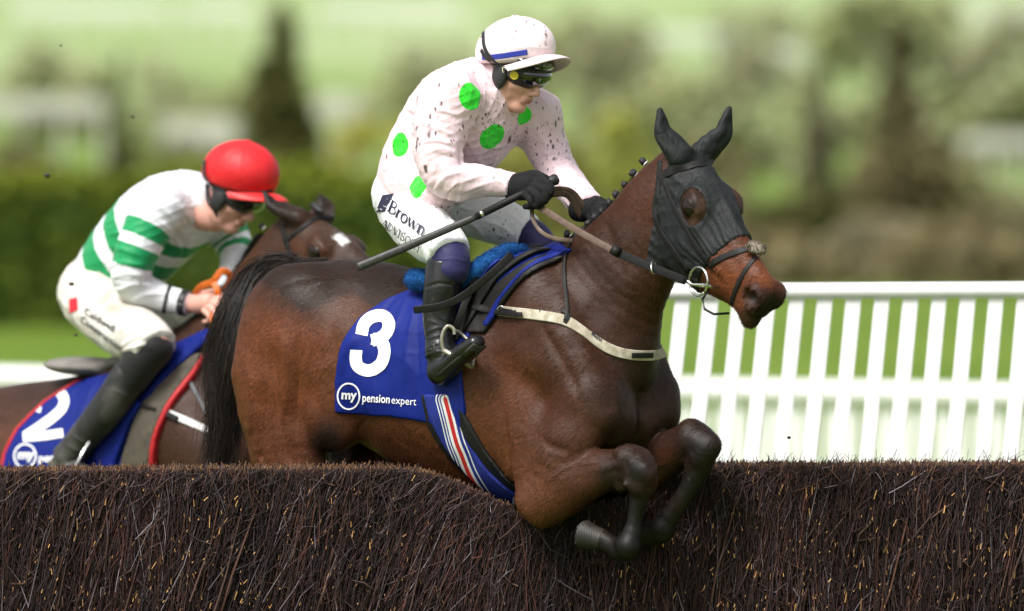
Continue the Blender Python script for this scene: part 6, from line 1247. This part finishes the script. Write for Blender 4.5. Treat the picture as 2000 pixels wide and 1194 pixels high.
# orange reins bunched in the hand
ORG = simple('orange_rein', (.62, .13, .012), .5, noise=120, bump=(240, .4, .001), var=.2)
hy = A2(415, 590, .1)[1]
def orein(pts, w, nm='rein'):
    q = catmull(np.array([P(x - 7, y, hy + d) for x, y, d in pts]), 8); MB().tube(q, w / 550 / 2, 8, up=(0, 1, .15), flat=.3, rect=True).build(nm, ORG, B2).location = -B2O
orein([(388, 574, .03), (400, 560, .0), (420, 552, -.02), (428, 545, -.03), (440, 530, -.03), (455, 536, -.02), (455, 555, 0), (444, 572, .02), (440, 590, .04)], 13)
orein([(424, 552, -.03), (432, 570, -.04), (430, 588, -.02)], 12)
orein([(420, 600, -.05), (424, 630, -.06), (428, 660, -.05), (430, 690, -.04)], 12)
# stirrup of the second saddle
sy = A2(165, 890, .36)[1]; MB().tube(catmull(np.array([P(176, 862, sy - .02), P(164, 880, sy - .04), P(156, 896, sy - .05), P(148, 912, sy - .05), P(140, 930, sy - .04)]), 5), .006, 8).build('stirrup', STEEL, SAD2).location = -S2O
# ------------------------------------------------------------------ printed numbers and lettering, laid on the cloth they belong to
INK_W = simple('white_print', (.82, .82, .83), .55); INK_N = simple('navy_print', (.008, .008, .03), .6); INK_R = simple('red_print', (.55, .012, .03), .6); INK_K = simple('grey_black_print', (.02, .02, .03), .6); INK_S = simple('silver_print', (.45, .47, .44), .5)
def glyph_mesh(text, bold=0.0):
    cu = bpy.data.curves.new('lettering', 'FONT'); cu.body = text; cu.offset = bold; cu.resolution_u = 3; ob = bpy.data.objects.new('lettering', cu); COL.objects.link(ob)
    bpy.context.view_layer.update(); me = bpy.data.meshes.new_from_object(ob.evaluated_get(bpy.context.evaluated_depsgraph_get())); bpy.data.objects.remove(ob); bpy.data.curves.remove(cu)
    bm = bmesh.new(); bm.from_mesh(me); bpy.data.meshes.remove(me)
    for _ in range(2):
        e = [x for x in bm.edges if x.calc_length() > .22]
        if e: bmesh.ops.subdivide_edges(bm, edges=e, cuts=1); bmesh.ops.triangulate(bm, faces=bm.faces[:])
    bmesh.ops.triangulate(bm, faces=bm.faces[:]); bm.verts.index_update(); v = np.array([x.co[:2] for x in bm.verts]); f = np.array([[x.index for x in q.verts] for q in bm.faces]); bm.free(); return v, f
def print_on(name, shapes, bvh, mat, parent, off=.003):
    """shapes: list of (pixel points, faces); each is laid onto the surface"""
    V, F, k = [], [], 0
    for si, (pts, fc) in enumerate(shapes):
        idx = {}; vv = []
        for i, (a, b) in enumerate(pts):
            h, n = hit(bvh, a, b, off + .00025 * si)
            if h is not None: idx[i] = len(vv); vv.append(h)
        for q in fc:
            if all(i in idx for i in q):
                pp = np.array([vv[idx[i]] for i in q])
                if np.ptp(pp[:, 1]) < .05: F.append([idx[i] + k for i in q])
        V += vv; k += len(vv)
    if not F: return None
    sz = np.array([len(q) for q in F], np.int32); return mesh_np(name, np.array(V) - np.array(parent.matrix_world.translation) * 0, np.array([i for q in F for i in q]), mat, parent, True, sizes=sz)
def ribbon(pts, w, spl=True, n=8, caps=False):
    q = catmull(np.asarray(pts, float), n) if spl and len(pts) > 2 else np.vstack([np.asarray(pts[0], float) * (1 - t) + np.asarray(pts[-1], float) * t for t in np.linspace(0, 1, 5)]) if len(pts) == 2 else np.vstack([np.asarray(pts[i], float) * (1 - t) + np.asarray(pts[i + 1], float) * t for i in range(len(pts) - 1) for t in np.linspace(0, 1, 5)])
    T = np.gradient(q, axis=0); T /= np.linalg.norm(T, axis=1)[:, None] + 1e-9; N = np.stack([-T[:, 1], T[:, 0]], 1); w = np.broadcast_to(np.asarray(w, float), (len(q),))[:, None]; m = 5
    v = np.stack([q + N * w * (j / m - .5) for j in range(m + 1)], 1).reshape(-1, 2); f = [[i * (m + 1) + j, i * (m + 1) + j + 1, (i + 1) * (m + 1) + j + 1, (i + 1) * (m + 1) + j] for i in range(len(q) - 1) for j in range(m)]
    return v, np.array(f)
def text_px(text, p0, eu, ev, bold=0.0, sag=0.0):
    v, f = glyph_mesh(text, bold); p = np.asarray(p0, float) + v[:, :1] * np.asarray(eu, float) + v[:, 1:] * np.asarray(ev, float); p[:, 1] += sag * v[:, 0] ** 2; return p, f
def disc_ring(c, rx, ry, w): q = np.radians(np.linspace(0, 360, 41)); return ribbon([(c[0] + rx * math.cos(k), c[1] + ry * math.sin(k)) for k in q], w, True, 2)
# serif letters as thick and thin strokes in a unit box
SERIF = {'A': (.80, [([(.06, 0), (.40, 1)], .07), ([(.40, 1), (.74, 0)], .15), ([(.2, .36), (.6, .36)], .06), ([(-.02, .02), (.18, .02)], .05), ([(.60, .02), (.86, .02)], .05)]),
 'B': (.74, [([(.16, 0), (.16, 1)], .16), ([(.02, .97), (.2, .97), (.46, .93), (.56, .76), (.46, .58), (.2, .53)], .08), ([(.2, .52), (.5, .5), (.66, .28), (.52, .05), (.2, .02), (.02, .02)], .09)]),
 'r': (.52, [([(.16, 0), (.16, .66)], .15), ([(.02, .02), (.34, .02)], .05), ([(.02, .63), (.2, .66)], .05), ([(.18, .46), (.30, .63), (.46, .60)], .09)]),
 'o': (.66, [([(.32, .66), (.10, .52), (.08, .3), (.14, .1), (.32, 0), (.5, .1), (.56, .33), (.5, .56), (.32, .66)], .115)]),
 'w': (.98, [([(.08, .66), (.30, 0)], .13), ([(.30, 0), (.50, .62)], .06), ([(.46, .66), (.68, 0)], .13), ([(.68, 0), (.90, .66)], .06), ([(-.02, .65), (.2, .65)], .05), ([(.36, .65), (.58, .65)], .05), ([(.78, .65), (.98, .65)], .05)]),
 'n': (.74, [([(.16, 0), (.16, .66)], .14), ([(.02, .02), (.32, .02)], .05), ([(.02, .63), (.2, .66)], .05), ([(.18, .46), (.34, .64), (.54, .58), (.56, .4), (.56, 0)], .12), ([(.42, .02), (.72, .02)], .05)]),
 'D': (.84, [([(.16, 0), (.16, 1)], .13), ([(.02, .97), (.3, .97), (.62, .84), (.74, .5), (.62, .16), (.3, .03), (.02, .03)], .08)]), 'V': (.80, [([(.08, 1), (.42, 0)], .14), ([(.42, 0), (.74, 1)], .06), ([(-.02, .98), (.2, .98)], .05), ([(.62, .98), (.84, .98)], .05)]),
 'I': (.38, [([(.18, 0), (.18, 1)], .14), ([(.02, .02), (.34, .02)], .05), ([(.02, .98), (.34, .98)], .05)]), 'S': (.62, [([(.50, .80), (.40, .96), (.22, .96), (.10, .78), (.2, .6), (.42, .46), (.54, .26), (.42, .05), (.2, .03), (.08, .2)], .105)]),
 'O': (.86, [([(.42, 1), (.16, .84), (.08, .5), (.16, .16), (.42, 0), (.68, .16), (.76, .5), (.68, .84), (.42, 1)], .11)]), 'R': (.80, [([(.16, 0), (.16, 1)], .13), ([(.02, .97), (.24, .97), (.5, .92), (.60, .74), (.5, .54), (.2, .5)], .08), ([(.36, .5), (.74, .02)], .13), ([(.02, .02), (.3, .02)], .05)]), 'Y': (.78, [([(.08, 1), (.40, .48)], .13), ([(.72, 1), (.40, .48)], .06), ([(.40, .48), (.40, 0)], .13), ([(.26, .02), (.54, .02)], .05)])}
def serif_px(text, p0, eu, ev, sc=1.0, gap=.02):
    out, x = [], 0.0; p0, eu, ev = (np.asarray(k, float) for k in (p0, eu, ev)); unit = (np.linalg.norm(eu) + np.linalg.norm(ev)) / 2
    for ch in text:
        adv, st = SERIF[ch]
        for pts, w in st: v, f = ribbon([(x + a, b) for a, b in pts], w, len(pts) > 2, 4); out.append((p0 + v[:, :1] * eu + v[:, 1:] * ev, f))
        x += adv + gap
    return out
bc1 = bvh_of(CLOTH1)
print_on('number', [ribbon([(707, 655), (712, 634), (728, 620), (748, 618), (760, 630), (757, 648), (745, 660), (727, 666)], 24, True, 6), ribbon([(728, 662), (746, 668), (752, 688), (744, 712), (722, 724), (702, 717), (696, 702), (697, 684)], 24, True, 10)], bc1, INK_W, CLOTH1)
print_on('emblem', [disc_ring((682, 774), 21.5, 25, 3.0), text_px('my', (667, 779), (25, .5), (1.5, -25), .03), text_px('pension', (708, 784), (17.6, 1.1), (1.2, -23), .016), text_px('expert', (765, 788), (18.4, 1.5), (1, -21.5), -.002)], bc1, INK_W, CLOTH1)
bc2 = bvh_of(CLOTH2)
print_on('number', [ribbon([(70, 804), (78, 784), (95, 770), (115, 767), (126, 780), (122, 798), (104, 816), (76, 836), (50, 853)], 19, True, 6), ribbon([(46, 855), (84, 852), (124, 846)], 17, True, 5)], bc2, INK_W, CLOTH2)
print_on('emblem', [disc_ring((50, 891), 21, 23, 3.2), text_px('my', (35, 897), (26, -1), (2, -26), .03), text_px('pension', (76, 903), (22, -1), (1.5, -23), .02)], bc2, INK_W, CLOTH2)
bb1 = bvh_of(J1['breech']); eu, ev = np.array([20.5, 14.8]), np.array([8.5, -22.])
print_on('lettering', serif_px('Brown', (757, 412), eu, ev, gap=-.03), bb1, INK_N, J1['breech'])
print_on('lettering', serif_px('ADVISORY', (746, 440), np.array([12.4, 8.6]), np.array([4.8, -13.5]), gap=.06), bb1, INK_N, J1['breech'])
sq = lambda pts, n=6: (np.array([np.asarray(pts[0]) * (1 - a) * (1 - b) + np.asarray(pts[1]) * a * (1 - b) + np.asarray(pts[2]) * a * b + np.asarray(pts[3]) * (1 - a) * b for a in np.linspace(0, 1, n) for b in np.linspace(0, 1, n)], float), np.array([[i * n + j, i * n + j + 1, (i + 1) * n + j + 1, (i + 1) * n + j] for i in range(n - 1) for j in range(n - 1)]))
print_on('emblem', [sq([(748, 382), (770, 379), (752, 414), (735, 414)]), ribbon([(736, 416), (742, 410)], 4, True), ribbon([(735, 428), (740, 440)], 5, True)], bb1, INK_N, J1['breech'])
print_on('emblem', serif_px('A', (744, 409), np.array([20, 9.]), np.array([6, -23.])), bb1, INK_W, J1['breech'], .0024)
bb2 = bvh_of(J2['breech'])
print_on('lettering', [text_px('Caldwell', (164, 612), (17.0, 10.9), (5.5, -18), .014), text_px('Construction', (157, 627), (15.0, 11.2), (5.5, -17), .012)], bb2, INK_K, J2['breech'])
print_on('emblem', [sq([(136, 585), (152, 580), (153, 606), (137, 612)], 5)], bb2, INK_R, J2['breech']); print_on('emblem', [text_px('C', (140, 606), (16, -2), (1.5, -21), .015)], bb2, INK_W, J2['breech'], .002)
bgp = bvh_of(*[o for o in BG.children if o.name.startswith('band')])
for o in BG.children:
    if o.name.startswith('band'):
        v_ = vcos(o.data) ; bgp = BVHTree.FromPolygons([tuple(x - GO) if False else tuple(x) for x in v_], [tuple(p.vertices) for p in o.data.polygons]); print_on('lettering', [text_px('WPM', (1177, 664), (-9, -7), (-4, 8), .02)], bgp, INK_K, o)
for o in J1['goggles'].children:
    if o.name.startswith('spare_lens'): print_on('lettering', [text_px('KDP', (1060, 131), (8, .3), (.5, -9), .01)], bvh_of(o), INK_S, o)
    if o.name.startswith('lens'): print_on('lettering', [text_px('jr', (1051, 159), (9, 0), (.5, -9), .01)], bvh_of(o), INK_S, o)
